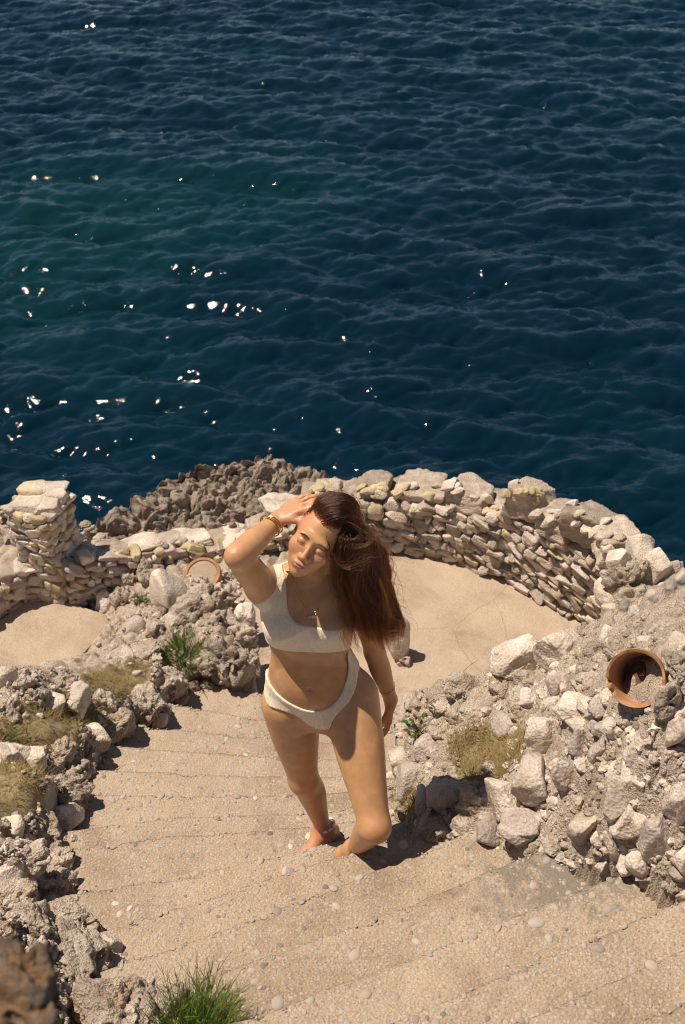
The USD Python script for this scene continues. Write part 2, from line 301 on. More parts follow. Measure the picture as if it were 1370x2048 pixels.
gx, gy = np.arange(GX0, GX1, GD), np.arange(GY0, GY1, GD)
cx, cy = np.arange(GX0 - .1, GX1 + .2, 0.05), np.arange(GY0 - .1, GY1 + .2, 0.05)
CXX, CYY = np.meshgrid(cx, cy, indexing='ij')
coarse = gaussian_filter(rbf(np.stack([CXX.ravel(), CYY.ravel()], 1)).reshape(CXX.shape), 0.8)
def step_floor(x, y):                   # height of the finished steps and slabs, +inf elsewhere
    z = np.full(len(x), np.inf)
    for poly, h in FLOORS:
        z = np.where(inside(poly, x, y), np.minimum(z, h), z)
    return z
def inside(poly, x, y, soft=0):
    return contains_xy(poly.buffer(soft) if soft else poly, x, y)
FLOORS = []
_ks = sorted(NOSE3)
for _k in _ks[:-1]:
    FLOORS.append((Polygon(np.vstack([NOSE3[_k][:, :2], NOSE3[_k + 1][::-1, :2]])).buffer(.012), RISE * _k))
_c = step_floor(CXX.ravel(), CYY.ravel()).reshape(CXX.shape)
coarse_hit = np.minimum(coarse, _c)
def T(x, y):
    return map_coordinates(coarse_hit, [(np.asarray(x, float) - cx[0]) / .05, (np.asarray(y, float) - cy[0]) / .05], order=1, mode='nearest')
def hit(px, py, lift=0.0):              # where the line of sight through a photo pixel meets the land
    d = ray(px, py); s = np.arange(1.5, 12.5, 0.01)
    p = CAM + s[:, None] * d
    i = np.argmax(p[:, 2] < T(p[:, 0], p[:, 1]) + lift)
    return p[i]
def rubble(P, X, Y):                    # cemented lumps: bigger stones, then gravel
    f1, f2, _ = worley(P, 0.085, 11)
    a = 0.060 * np.sqrt(np.clip(1 - (f1 / 0.62) ** 2, 0, 1))
    f1, f2, _ = worley(P + 3.3, 0.036, 12)
    b = 0.020 * np.sqrt(np.clip(1 - (f1 / 0.65) ** 2, 0, 1))
    return (a * 0.8 + b) * (0.4 + 0.9 * fbm(P / 0.25, 3, 4)) + 0.09 * (fbm(P / 0.12, 4, 9) - .5)
stair_poly = Polygon(np.vstack([NOSE3[k][0][:2] for k in range(8, -9, -1)] + [NOSE3[k][-1][:2] for k in range(-8, 9)])).buffer(0.02)
LANDING_PX = [(455, 1200), (560, 1125), (700, 1085), (860, 1100), (920, 1118), (1030, 1150), (1120, 1200), (1215, 1255), (1250, 1300), (1150, 1345), (1000, 1420), (850, 1450), (760, 1470), (640, 1450), (520, 1410), (490, 1320)]
SLAB_PX = [(-40, 1275), (55, 1208), (128, 1207), (205, 1232), (215, 1250), (112, 1352), (60, 1372), (-60, 1372)]
landing_poly = Polygon(W(*np.array(LANDING_PX, float).T, LANDING_Z)[:, :2])
slab_poly = Polygon(W(*np.array(SLAB_PX, float).T, SLAB_Z)[:, :2])
POCKETS = [[(0, 1430), (60, 1418), (190, 1418), (195, 1445), (150, 1480), (95, 1505), (0, 1490)],
           [(0, 1550), (45, 1530), (85, 1540), (100, 1570), (85, 1635), (0, 1640)],
           [(170, 1365), (200, 1345), (290, 1335), (300, 1350), (260, 1385), (225, 1400), (180, 1395)],
           [(905, 1500), (960, 1465), (1035, 1475), (1040, 1500), (1030, 1540), (985, 1580), (950, 1575), (920, 1535)],
           [(780, 1590), (815, 1590), (835, 1625), (790, 1650)]]
pocket_polys = []
for pl in POCKETS:
    pocket_polys.append(Polygon(np.array([hit(*q) for q in np.array(pl, float)])[:, :2]).buffer(0))
XX, YY = np.meshgrid(gx, gy, indexing='ij'); fx, fy = XX.ravel(), YY.ravel()
base = map_coordinates(coarse, [(fx - cx[0]) / .05, (fy - cy[0]) / .05], order=1, mode='nearest')
FLOORS += [(landing_poly, LANDING_Z), (slab_poly, SLAB_Z)]
floor_z = step_floor(fx, fy)
calm = np.zeros(len(fx))
for p in [stair_poly, landing_poly, slab_poly]: calm = np.maximum(calm, inside(p, fx, fy, .01))
soil = np.zeros(len(fx))
for p in pocket_polys: soil = np.maximum(soil, inside(p, fx, fy))
calm = gaussian_filter(calm.reshape(XX.shape), 1.5).ravel(); soilb = gaussian_filter(soil.reshape(XX.shape), 2).ravel()
rub = np.zeros(len(fx)); _m = (calm < .99) & (base > -3.2) & (np.abs(fx) < 2.6)
rub[_m] = rubble(np.stack([fx, fy, base], 1)[_m], fx[_m], fy[_m])
zz = base + rub * (1 - calm) * (1 - .8 * soilb) - 0.05 * calm - 0.02 * soilb
zz = np.where(np.isfinite(floor_z), np.minimum(zz, floor_z - .05), zz)
def build_land():
    f = grid_faces(len(gx), len(gy)); deep = np.isfinite(floor_z) & (zz < floor_z - .045)
    f = f[~deep[f].all(1)]; u, f = np.unique(f, return_inverse=True); land = (np.stack([fx, fy, zz], 1)[u], f.reshape(-1, 3))
    p = obj('rocky_ground', land, M['rough_mortar'], smooth=True, kind='structure')
build_land()

# ---------------------------------------------------------------- the concrete steps and landings
def concrete(name, base_a, base_b, pebbles=1.0, stain=True):
    nodes = {
        'g': ('geometry', {}),
        'n1': ('noise_texture', {'scale': 3.5, 'detail': 6, 'roughness': 0.6}),
        'r1': ('rgb_ramp', {'ramp': [(0.35, base_a), (0.65, base_b)]}),
        'n2': ('noise_texture', {'scale': 210, 'detail': 4, 'roughness': 0.7}),
        'r2': ('rgb_ramp', {'ramp': [(0.30, (0.55, 0.52, 0.48)), (0.5, (1, 1, 1)), (0.72, (1.28, 1.27, 1.25))]}),
        'm1': ('mix_color', {'blend_type': 'multiply', 'fac': 0.9}),
        'v': ('voronoi_texture', {'scale': 105, 'randomness': 1.0}),
        'vc': ('separate_color', {}),
        'vr': ('rgb_ramp', {'ramp': [(0.0, (0.19, 0.165, 0.15)), (0.14, (0.20, 0.17, 0.15)), (0.17, (0.40, 0.33, 0.27)), (0.55, (0.43, 0.36, 0.29)), (0.8, (0.46, 0.39, 0.325)), (1.0, (0.50, 0.44, 0.375))]}),
        'vm': ('map_range', {'from_min': 0.42, 'from_max': 0.30, 'to_min': 0.0, 'to_max': 1.0, 'clamp': True}),
        'vk': ('map_range', {'from_min': 0.58, 'from_max': 0.60, 'to_min': 0.0, 'to_max': 0.7 * pebbles, 'clamp': True}),
        'vmul': ('math', {'math_type': 'multiply'}),
        'm2': ('mix_color', {'blend_type': 'mix'}),
        'v3': ('voronoi_texture', {'scale': 260, 'randomness': 1.0}),
        'v3k': ('map_range', {'from_min': 0.30, 'from_max': 0.16, 'to_min': 0.0, 'to_max': 0.75 * pebbles, 'clamp': True}),
        'v3c': ('separate_color', {}),
        'v3s': ('map_range', {'from_min': 0.60, 'from_max': 0.63, 'to_min': 0, 'to_max': 1, 'clamp': True}),
        'v3m': ('math', {'math_type': 'multiply'}),
        'm3': ('mix_color', {'blend_type': 'mix', 'b': (0.13, 0.105, 0.085)}),
        'dn': ('noise_texture', {'scale': 1.6, 'detail': 9, 'roughness': 0.7, 'distortion': 0.5}), 'dr': ('rgb_ramp', {'ramp': [(0.36, (0.74, 0.70, 0.65)), (0.50, (1, 1, 1)), (0.66, (1.10, 1.08, 1.05))]}), 'dm': ('mix_color', {'blend_type': 'multiply', 'fac': 0.9}),
        'cw': ('noise_texture', {'scale': 2.2, 'detail': 4}), 'cm': ('mix_vector', {'fac': 0.12}), 'cr': ('voronoi_texture', {'scale': 0.75, 'feature': 'distance_to_edge'}), 'cl': ('map_range', {'from_min': 0.0035, 'from_max': 0.001, 'to_min': 0.0, 'to_max': 0.0 if stain else 0.28, 'clamp': True}), 'm5': ('mix_color', {'blend_type': 'mix', 'b': (0.12, 0.095, 0.075)}),
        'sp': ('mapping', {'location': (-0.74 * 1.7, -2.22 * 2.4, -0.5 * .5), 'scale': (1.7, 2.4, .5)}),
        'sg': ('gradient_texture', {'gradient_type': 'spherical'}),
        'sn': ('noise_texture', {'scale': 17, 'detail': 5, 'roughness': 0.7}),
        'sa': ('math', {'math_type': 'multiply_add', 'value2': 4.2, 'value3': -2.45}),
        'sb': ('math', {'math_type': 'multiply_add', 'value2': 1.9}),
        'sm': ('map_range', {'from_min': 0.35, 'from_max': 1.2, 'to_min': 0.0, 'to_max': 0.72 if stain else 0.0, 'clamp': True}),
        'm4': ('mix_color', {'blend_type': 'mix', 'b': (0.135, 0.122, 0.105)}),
        'b1': ('bump', {'strength': 0.5, 'distance': 0.004}),
        'b2': ('bump', {'strength': 0.55 * pebbles, 'distance': 0.006, 'invert': True}),
        'p': ('principled_bsdf', {'roughness': 0.92, 'specular_ior_level': 0.2}),
    }
    links = [('g.position', k + '.vector') for k in ('n1', 'n2', 'v', 'v3', 'sp', 'sn', 'dn', 'cw')] + [
        ('n1.fac', 'r1.fac'), ('n2.fac', 'r2.fac'), ('r1.color', 'm1.a'), ('r2.color', 'm1.b'),
        ('v.color', 'vc.color'), ('vc.r', 'vr.fac'), ('v.distance', 'vm.value'), ('vc.g', 'vk.value'), ('vm.result', 'vmul.value1'), ('vk.result', 'vmul.value2'),
        ('vmul.value', 'm2.fac'), ('m1.result', 'm2.a'), ('vr.color', 'm2.b'),
        ('v3.distance', 'v3k.value'), ('v3.color', 'v3c.color'), ('v3c.r', 'v3s.value'), ('v3k.result', 'v3m.value1'), ('v3s.result', 'v3m.value2'), ('v3m.value', 'm3.fac'), ('m2.result', 'm3.a'),
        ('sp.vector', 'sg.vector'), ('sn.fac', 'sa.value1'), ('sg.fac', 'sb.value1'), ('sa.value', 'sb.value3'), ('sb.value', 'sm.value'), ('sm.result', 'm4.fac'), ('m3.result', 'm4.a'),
        ('m4.result', 'dm.a'), ('dn.fac', 'dr.fac'), ('dr.color', 'dm.b'), ('g.position', 'cm.a'), ('cw.color', 'cm.b'), ('cm.result', 'cr.vector'), ('cr.distance', 'cl.value'), ('cl.result', 'm5.fac'), ('dm.result', 'm5.a'), ('m5.result', 'p.base_color'), ('n2.fac', 'b1.height'), ('v.distance', 'b2.height'), ('b1.normal', 'b2.normal'), ('b2.normal', 'p.normal')]
    return mat(name, nodes, links)
M['concrete'] = concrete('pebbled_concrete', (0.305, 0.230, 0.163), (0.375, 0.290, 0.212))
M['plain_concrete'] = concrete('sandy_concrete', (0.335, 0.255, 0.185), (0.39, 0.305, 0.225), 0.5, False)

def relief(P): return 0.012 * (fbm(P / 0.30, 4, 31) - .5) + 0.006 * (fbm(P / 0.045, 3, 32) - .5)
steps_prim = UsdGeom.Xform.Define(stage, '/World/concrete_steps').GetPrim(); tag(steps_prim, kind='structure'); ORIGIN['/World/concrete_steps'] = np.zeros(3)
PEB = []
def build_steps():
    ks = sorted(NOSE3)
    for k in ks[:-1]:
        n = 150
        lg = lambda q: np.vstack([q[:1] + (q[0] - q[1]) / np.linalg.norm(q[0] - q[1]) * .10, q[1:-1], q[-1:] + (q[-1] - q[-2]) / np.linalg.norm(q[-1] - q[-2]) * (.25 if k >= 0 else .05)])
        a, b = resample(lg(NOSE3[k]), n), resample(lg(NOSE3[k + 1]), n)
        b = b.copy(); b[:, 2] = RISE * k
        b = b + (b - a) / np.linalg.norm(b - a, axis=1)[:, None] * 0.04    # runs on under the next step
        t = np.linspace(0, 1, 22)
        top = a[:, None] * (1 - t)[None, :, None] + b[:, None] * t[None, :, None]
        P = top.reshape(-1, 3)
        wob = 0.024 * (fbm(np.c_[a[:, :2] / 0.16, np.full(n, k)], 4, 50) - .5)      # worn, uneven nosing
        out = (a - b); out /= np.linalg.norm(out, axis=1)[:, None]
        top = top + (out * wob[:, None])[:, None] * (1 - t)[None, :, None] ** 2
        top[..., 2] += relief(P).reshape(n, -1)
        wear = 0.022 * np.exp(-((np.linspace(0, 1, n) - .5) / .28) ** 2)              # worn hollow in the middle
        chip = np.clip(fbm(np.c_[a[:, :2] / 0.09, np.full(n, k + .5)], 3, 51) - .55, 0, 1) * 0.10
        top[:, 0, 2] -= 0.002 + chip; top[:, 1, 2] -= 0.001 + chip * .3
        rows = [top[:, ::-1]]
        for dz, do in ((0.03, .006), (0.09, .0), (0.2, -.004)):
            r = top[:, 0] + out * do; r = r.copy(); r[:, 2] = RISE * k - dz; rows.append(r[:, None])
        g = np.concatenate(rows, 1)
        f = grid_faces(n, g.shape[1])
        obj('step', (g.reshape(-1, 3), f[:, ::-1]), M['concrete'], steps_prim, smooth=50)
        PEB.append((k, a, b))
build_steps()
def slab(name, poly, z, thick, m, seed, amp=1.0, label=None):
    x0, y0, x1, y1 = poly.bounds; d = 0.02
    ax, ay = np.arange(x0, x1 + d, d), np.arange(y0, y1 + d, d)
    A, B = np.meshgrid(ax, ay, indexing='ij')
    tri = trimesh.creation.extrude_polygon(poly.buffer(-.01).buffer(.03).simplify(.004), thick, engine='earcut')
    tri = tri.subdivide_to_size(0.05, max_iter=12)
    v = tri.vertices.copy(); top = v[:, 2] > thick * .5
    v[:, 2] += z - thick
    v[:, 2] += np.where(top, amp * (0.016 * (fbm(v / 0.4, 4, seed) - .5) + .006 * (fbm(v / .08, 3, seed + 1) - .5)), 0)
    obj(name, (v, np.array(tri.faces)), m, smooth=40, kind='structure')
slab('landing', landing_poly, LANDING_Z, 0.09, M['plain_concrete'], 61)
slab('path_slab', slab_poly, SLAB_Z, 0.10, M['plain_concrete'], 71)

# pebbles set in the treads: washed stones that stand a few millimetres proud
def build_pebbles():
    rng = np.random.default_rng(5)
    cols = {'pale_pebble': (0.50, 0.43, 0.355), 'tan_pebble': (0.42, 0.335, 0.26), 'grey_pebble': (0.37, 0.30, 0.255), 'dark_pebble': (0.19, 0.15, 0.125)}
    probs = [.34, .42, .17, .07]
    names = list(cols)
    sets = {n: [] for n in names}; big = {n: [] for n in names}
    ico = ICO[1]
    for k, a, b in PEB:
        area = np.linalg.norm((a - b), axis=1).mean() * np.linalg.norm(np.diff(a, axis=0), axis=1).sum()
        n = int(area * 2000)
        u, t = rng.random(n), rng.random(n) ** 1.15
        i = u * (len(a) - 1); i0 = np.clip(i.astype(int), 0, len(a) - 2); fr = (i - i0)[:, None]
        p = (a[i0] * (1 - fr) + a[i0 + 1] * fr) * (1 - t)[:, None] + (b[i0] * (1 - fr) + b[i0 + 1] * fr) * t[:, None]
        z = relief(p)
        clump = fbm(p / 0.22, 3, 77)
        for j in range(n):
            if clump[j] < 0.40 and rng.random() < .7: continue
            s = 0.0034 + 0.0040 * rng.gamma(1.3, .55)
            if s > .022: s = .022
            if rng.random() < .004: s = rng.uniform(.018, .028)
            name = names[rng.choice(4, p=probs)]
            if s > .017: name = names[rng.choice(3)]
            ico = ICO[1] if s > .0085 else ICO[0]
            v = ico.vertices * np.array([s, s * rng.uniform(.55, .9), s * rng.uniform(.3, .42)]) * (1 + rng.normal(0, .06, (len(ico.vertices), 1)))
            v = v @ (rotz(rng.uniform(0, 6.28)) @ rotx(rng.normal(0, .15))).T + p[j] + [0, 0, z[j] - s * .12]
            (big if s > .0125 else sets)[name].append((v, ico.faces))
    for n in names:
        c = np.array(cols[n])
        m = mat(n, {'g': ('geometry', {}), 'r': ('rgb_ramp', {'ramp': [(0, c * .78), (.5, c), (1, c * 1.16)]}), 'n': ('noise_texture', {'scale': 120, 'detail': 3}),
                    'mx': ('mix_color', {'blend_type': 'multiply', 'fac': .35}), 'oi': ('object_info', {}), 'ad': ('math', {'math_type': 'add'}), 'fr': ('math', {'math_type': 'fraction'}), 'p': ('principled_bsdf', {'roughness': .75, 'specular_ior_level': .3})},
                [('g.random_per_island', 'ad.value1'), ('oi.random', 'ad.value2'), ('ad.value', 'fr.value1'), ('fr.value', 'r.fac'), ('g.position', 'n.vector'), ('r.color', 'mx.a'), ('n.color', 'mx.b'), ('mx.result', 'p.base_color')])
        bs = sorted(big[n], key=lambda q: -np.ptp(q[0], axis=0).max())
        for v, f in bs[:70]: obj('pebble', (v, f), m, steps_prim, smooth=True)
        obj('small_pebbles', cat_meshes(sets[n] + bs[70:]), m, steps_prim, smooth=True, kind='stuff')
build_pebbles()
# ---------------------------------------------------------------- stones and walls
RNG = np.random.default_rng(77)
MATS = {'limestone': 'limestone', 'lilac': 'lilac_stone', 'ochre': 'ochre_stone', 'cong': 'conglomerate'}
def place(parent, name, px, py, w, h, kind='conglomerate', m='cong', sub=4, seed=None, lift=0.25, deep=0.9, sink=None, **tags):
    """A stone standing on the land where the line of sight through (px, py) meets it; w and h are its breadth and height in photo pixels."""
    seed = int(RNG.integers(1 << 30)) if seed is None else seed
    c = hit(px, py + 0.15 * h); s = depth(c) / FPX
    rx, rz = .5 * w * s, .5 * h * s * .98
    v, f = rock(seed, (rx, rx * deep, rz), kind, sub)
    v = v + c + [0, 0, rz * lift]
    if sink is not None and w < 27: return sink.setdefault(MATS.get(m, m), []).append((v, f))
    return obj(name, (v, f), M[MATS.get(m, m)], parent, smooth=(38 if kind in ('limestone', 'slab') else True), **tags)
def scatter_rocks(parent, name, poly_px, n, wmin, wmax, mixes, sub=3, seed=1, gap=.72, lift=.15, ratio=(.6, 1.0), avoid=(), sink=None):
    rng = np.random.default_rng(seed)
    poly = Polygon(poly_px); x0, y0, x1, y1 = poly.bounds
    done, count, tries = [], 0, 0
    while count < n and tries < n * 40:
        tries += 1
        x, y = rng.uniform(x0, x1), rng.uniform(y0, y1)
        if not poly.contains(Point(x, y)): continue
        w = wmin + (wmax - wmin) * rng.random() ** 1.8 * (1 - .5 * tries / (n * 60))
        if any((x - a) ** 2 + (y - b) ** 2 < (gap * .5 * (w + ww)) ** 2 for a, b, ww in done): continue
        if any((x - a) ** 2 + (y - b) ** 2 < (.42 * ww) ** 2 for a, b, ww in avoid): continue
        done.append((x, y, w)); count += 1
        kind, m = mixes[rng.integers(len(mixes))]
        place(parent, name, x, y, w, w * rng.uniform(*ratio), kind, m, min(sub, 2 if w < 26 else 3), int(rng.integers(1 << 30)), lift, sink=sink)
    return done

# left kerb beside the steps: cemented lumps
CO, LI = ('conglomerate', 'cong'), ('limestone', 'limestone')
KERB = [(235, 2020, 190, 120, CO), (335, 2005, 80, 90, CO), (225, 1948, 90, 70, CO), (205, 1898, 60, 55, LI), (130, 1915, 165, 120, CO), (150, 1845, 110, 95, CO), (65, 1850, 130, 100, CO),
        (25, 1790, 100, 90, CO), (100, 1775, 100, 80, CO), (100, 1722, 75, 70, CO), (45, 1712, 85, 70, CO), (18, 1745, 60, 60, LI), (78, 1668, 105, 80, CO), (22, 1650, 55, 60, LI), (122, 1640, 75, 80, LI),
        (128, 1592, 85, 95, CO), (150, 1545, 75, 70, CO), (122, 1510, 62, 60, CO), (184, 1482, 70, 62, LI), (166, 1520, 60, 70, CO), (230, 1448, 75, 90, CO), (275, 1408, 85, 90, CO), (330, 1368, 105, 85, CO), (372, 1338, 70, 75, CO), (310, 1440, 40, 40, LI), (345, 1398, 55, 55, CO)]
kerb = thing('stone_kerb', 'rough kerb of cemented lumpy stones along the left edge of the concrete steps', 'kerb', hit(130, 1700))
for x, y, w, h, (k, m) in KERB: place(kerb, 'stone', x + 8, y, w * 1.18, h * 1.15, k, m, 5 if w * h > 8500 and y > 1500 else 4, lift=.42)
KD = [(x, y, w) for x, y, w, h, _ in KERB]
scatter_rocks(kerb, 'stone', [(0, 1690), (90, 1650), (135, 1560), (180, 1480), (240, 1420), (300, 1370), (380, 1310), (410, 1340), (340, 1430), (250, 1480), (200, 1540), (150, 1660), (140, 1760), (200, 1900), (370, 2048), (120, 2048), (0, 1900)], 90, 18, 46, [CO, CO, CO, LI], 3, 5, avoid=KD)
# two low cross walls that close the dry grass beds
for lab, lst, pl in (('low cross row of pale stones behind the larger dry grass bed at the left edge', [(15, 1365, 55, 75, LI), (52, 1368, 60, 70, CO), (18, 1412, 75, 65, CO), (80, 1392, 50, 55, CO), (106, 1408, 60, 50, LI), (157, 1405, 75, 65, LI), (135, 1368, 50, 50, CO), (205, 1405, 60, 45, CO)], [(0, 1350), (150, 1350), (190, 1400), (120, 1425), (0, 1440)]),
                     ('short row of split white stones between the two dry grass beds', [(14, 1512, 62, 62, LI), (40, 1508, 45, 60, LI), (75, 1520, 60, 75, LI), (105, 1545, 35, 40, CO)], [(0, 1500), (100, 1510), (110, 1550), (0, 1540)])):
    t = thing('cross_wall', lab, 'stone row', hit(lst[0][0], lst[0][1]))
    for x, y, w, h, (k, m) in lst: place(t, 'stone', x, y, w * 1.15, h * 1.15, k, m, 4, lift=.4)
    scatter_rocks(t, 'stone', pl, 12, 14, 30, [CO, LI], 3, 6, avoid=[(a[0], a[1], a[2]) for a in lst])
# rockery between the left path and the steps
rock_l = thing('rockery', 'heap of lumpy grey stones round the tuft of green grass, left of the person', 'rockery', hit(400, 1280))
RL = [(458, 1318, 90, 105, CO), (482, 1268, 62, 65, CO), (425, 1330, 60, 50, CO), (385, 1222, 85, 85, CO), (428, 1245, 60, 50, CO), (242, 1318, 55, 45, LI), (300, 1312, 65, 60, CO), (350, 1318, 55, 50, CO), (495, 1235, 50, 50, LI),
      (440, 1195, 60, 60, CO), (300, 1150, 60, 70, CO), (500, 1330, 55, 60, CO), (215, 1205, 45, 50, LI), (250, 1200, 50, 55, CO), (260, 1160, 55, 50, CO), (340, 1245, 50, 40, LI), (310, 1262, 60, 45, CO), (460, 1150, 50, 40, CO), (475, 1345, 50, 40, LI), (230, 1275, 50, 40, CO), (345, 1350, 45, 35, CO)]
for x, y, w, h, (k, m) in RL: place(rock_l, 'stone', x, y, w * 1.18, h * 1.18, k, m, 4, lift=.4)
scatter_rocks(rock_l, 'stone', [(150, 1190), (260, 1125), (400, 1110), (480, 1160), (520, 1340), (420, 1370), (210, 1335), (225, 1240)], 110, 14, 36, [CO, CO, LI, ('limestone', 'lilac')], 3, 8, avoid=[(a[0], a[1], a[2]) for a in RL])
q = place(None, 'boulder', 334, 1188, 88, 118, 'smooth', 'limestone', 5, 4411, lift=.4)
tag(q, 'big smooth upright boulder beside the round terracotta disc, left of the person', 'boulder')
q = place(None, 'boulder', 272, 1252, 58, 56, 'smooth', 'lilac', 4, 977, lift=.4)
tag(q, 'small rounded pinkish boulder at the edge of the left path slab', 'boulder')

SINK = {}
# right bank: angular limestone set in rough mortar
bank = thing('stone_bank', 'sloping bank of pale angular stones set in rough mortar right of the steps', 'stone bank', hit(1150, 1600))
BK = [(1090, 1470, 75, 110, LI), (1065, 1560, 100, 110, LI), (1010, 1600, 100, 100, LI), (1040, 1650, 100, 80, LI), (955, 1610, 80, 80, CO), (975, 1665, 70, 60, LI), (1130, 1560, 50, 110, LI), (1155, 1490, 45, 80, LI), (1195, 1500, 35, 80, LI), (1265, 1500, 45, 100, LI), (1240, 1560, 70, 80, LI), (1230, 1600, 60, 90, LI),
      (1165, 1655, 60, 120, LI), (1255, 1640, 60, 100, LI), (1310, 1670, 70, 120, LI), (1220, 1690, 40, 80, LI), (1350, 1600, 60, 110, LI), (1365, 1720, 50, 90, LI), (1275, 1730, 45, 60, LI), (1110, 1690, 60, 40, CO), (1070, 1690, 60, 40, CO), (1345, 1470, 50, 80, LI), (1200, 1420, 50, 60, LI), (1150, 1420, 80, 70, LI), (1185, 1360, 60, 60, CO), (1225, 1450, 50, 60, LI), (1355, 1330, 80, 70, CO), (1120, 1370, 60, 60, LI), (1010, 1450, 60, 50, LI), (1040, 1410, 90, 60, CO), (960, 1410, 90, 50, CO), (920, 1430, 60, 50, CO), (880, 1400, 80, 60, CO), (930, 1380, 90, 60, CO), (850, 1440, 60, 60, CO), (830, 1400, 70, 50, CO), (795, 1415, 50, 40, LI),
      (800, 1520, 60, 60, LI), (820, 1560, 60, 80, LI), (860, 1500, 60, 60, LI), (890, 1465, 70, 50, CO), (790, 1470, 40, 40, CO), (845, 1600, 50, 70, LI), (1060, 1400, 60, 50, LI), (1090, 1420, 50, 50, CO), (1010, 1375, 70, 50, CO), (1060, 1360, 60, 40, CO), (1240, 1300, 60, 50, CO), (1190, 1310, 60, 50, CO), (1340, 1290, 70, 40, CO), (880, 1660, 60, 45, CO), (930, 1650, 60, 50, LI)]
for x, y, w, h, (k, m) in BK: place(bank, 'stone', x, y, w * 1.15, h * 1.1, k, m if k == 'conglomerate' or RNG.random() < .6 else 'lilac', 4 if w * h > 5200 else 3, lift=.42)
scatter_rocks(bank, 'stone', [(860, 1680), (960, 1560), (1050, 1430), (1100, 1340), (1200, 1290), (1370, 1280), (1370, 1800), (1260, 1750), (1100, 1710)], 210, 18, 62, [LI, LI, CO, ('limestone', 'lilac')], 3, 9, lift=.3, sink=SINK, avoid=[(a[0], a[1], a[2] * .8) for a in BK] + [(1262, 1365, 190)])
scatter_rocks(bank, 'stone', [(780, 1500), (800, 1410), (900, 1370), (1000, 1350), (1060, 1390), (1000, 1460), (900, 1470), (860, 1530), (830, 1620), (790, 1600)], 70, 12, 34, [LI, CO, CO], 3, 10, lift=.3, sink=SINK, avoid=[(a[0], a[1], a[2] * .8) for a in BK])
t = thing('boulder', 'large split white boulder on the ridge overlooking the landing, right of the person', 'boulder', hit(1070, 1310))
place(t, 'block', 1045, 1325, 135, 115, 'limestone', 'limestone', 5, 31, lift=.5)
place(t, 'block', 1115, 1305, 105, 110, 'limestone', 'limestone', 5, 32, lift=.5)
place(t, 'block', 1010, 1365, 80, 60, 'conglomerate', 'limestone', 4, 33, lift=.3)
q = place(None, 'boulder', 885, 1592, 95, 150, 'limestone', 'lilac', 5, 91, lift=.45); tag(q, 'upright blue-grey boulder in the shadow of the person, at the right edge of the steps', 'boulder')
q = place(None, 'boulder', 935, 1610, 60, 75, 'limestone', 'lilac', 4, 92, lift=.3); tag(q, 'small grey boulder leaning against the upright shaded boulder beside the dry grass', 'boulder')
t = thing('boulder', 'pale upright stone standing alone on the landing just behind the long hair of the person', 'boulder', W(792, 1310, LANDING_Z))
c = W(798, 1312, LANDING_Z); v, f = rock(501, (.09, .085, .22), 'limestone', 4); obj('block', (v + c + [0, 0, .14], f), M['limestone'], t, smooth=40)
v, f = rock(502, (.06, .06, .05), 'conglomerate', 3); obj('block', (v + c + [.03, -.05, .03], f), M['lilac_stone'], t, smooth=40)
# out of focus rock close to the lens
c = CAM + ray(42, 2005) * 1.10
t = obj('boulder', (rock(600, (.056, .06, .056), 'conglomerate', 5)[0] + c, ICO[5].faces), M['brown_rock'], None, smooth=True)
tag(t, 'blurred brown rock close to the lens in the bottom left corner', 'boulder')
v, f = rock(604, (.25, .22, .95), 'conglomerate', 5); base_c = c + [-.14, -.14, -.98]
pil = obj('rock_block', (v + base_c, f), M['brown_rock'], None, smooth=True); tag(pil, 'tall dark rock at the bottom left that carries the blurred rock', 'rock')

# ---------------------------------------------------------------- dry stone walls
def wall_stones(parent, line, zb, zt, n_hint, seed, normal_sign, size=(.090, .052), limit=300, slope=0.45, cap=True):
    """Rubble wall: stones in rough courses on the face that is turned to the camera, a mortar core, both following the line (world x, y)."""
    rng = np.random.default_rng(seed)
    line = np.asarray(line, float); d = np.concatenate([[0], np.cumsum(np.linalg.norm(np.diff(line, axis=0), axis=1))]); L = d[-1]
    P = lambda s: np.stack([np.interp(s, d, line[:, 0]), np.interp(s, d, line[:, 1])], -1)
    ZT = lambda s: np.interp(s / L, np.linspace(0, 1, len(zt)), zt); ZB = lambda s: np.interp(s / L, np.linspace(0, 1, len(zb)), zb)
    out = []
    zrow = min(zb)
    while zrow < max(zt):
        h = size[1] * rng.uniform(.75, 1.35); s = rng.uniform(-.05, 0)
        while s < L:
            w = size[0] * rng.uniform(.5, 1.7); sc = s + w / 2
            z = zrow + h / 2 + slope * 0.10 * math.sin(sc * 2.3) * 0 + rng.normal(0, .008)
            if ZB(sc) - .03 < z < ZT(sc) - .01:
                p = P(np.array([sc]))[0]; q = P(np.array([sc + .02]))[0] - P(np.array([sc - .02]))[0]; ang = math.atan2(q[1], q[0])
                nrm = np.array([-math.sin(ang), math.cos(ang)]) * normal_sign
                rx, rz = w * .56, h * .60 * rng.uniform(.85, 1.15)
                v, f = rock(int(rng.integers(1 << 30)), (rx, rng.uniform(.05, .08), rz), 'block', 3 if w > .115 else 2, .22)
                tilt = rng.normal(slope * .45, .22)
                v = v @ roty(tilt).T @ rotz(ang).T + np.array([*(p + nrm * rng.uniform(-.012, .022)), z])
                out.append((w * h, v, f))
            s += w * .93
        zrow += h * .80
    out.sort(key=lambda q: -q[0])
    mats = ['wall_stone', 'lilac_stone', 'limestone', 'wall_stone', 'wall_stone', 'limestone', 'lilac_stone']
    for i, (_, v, f) in enumerate(out[:limit]):
        obj('stone', (v, f), M[mats[rng.integers(7)] if rng.random() < .93 else 'ochre_stone'], parent, smooth=35)
    if len(out) > limit: obj('small_stones', cat_meshes([(v, f) for _, v, f in out[limit:]]), M['lilac_stone'], parent, smooth=35, kind='stuff')
    return L, P, ZT, ZB
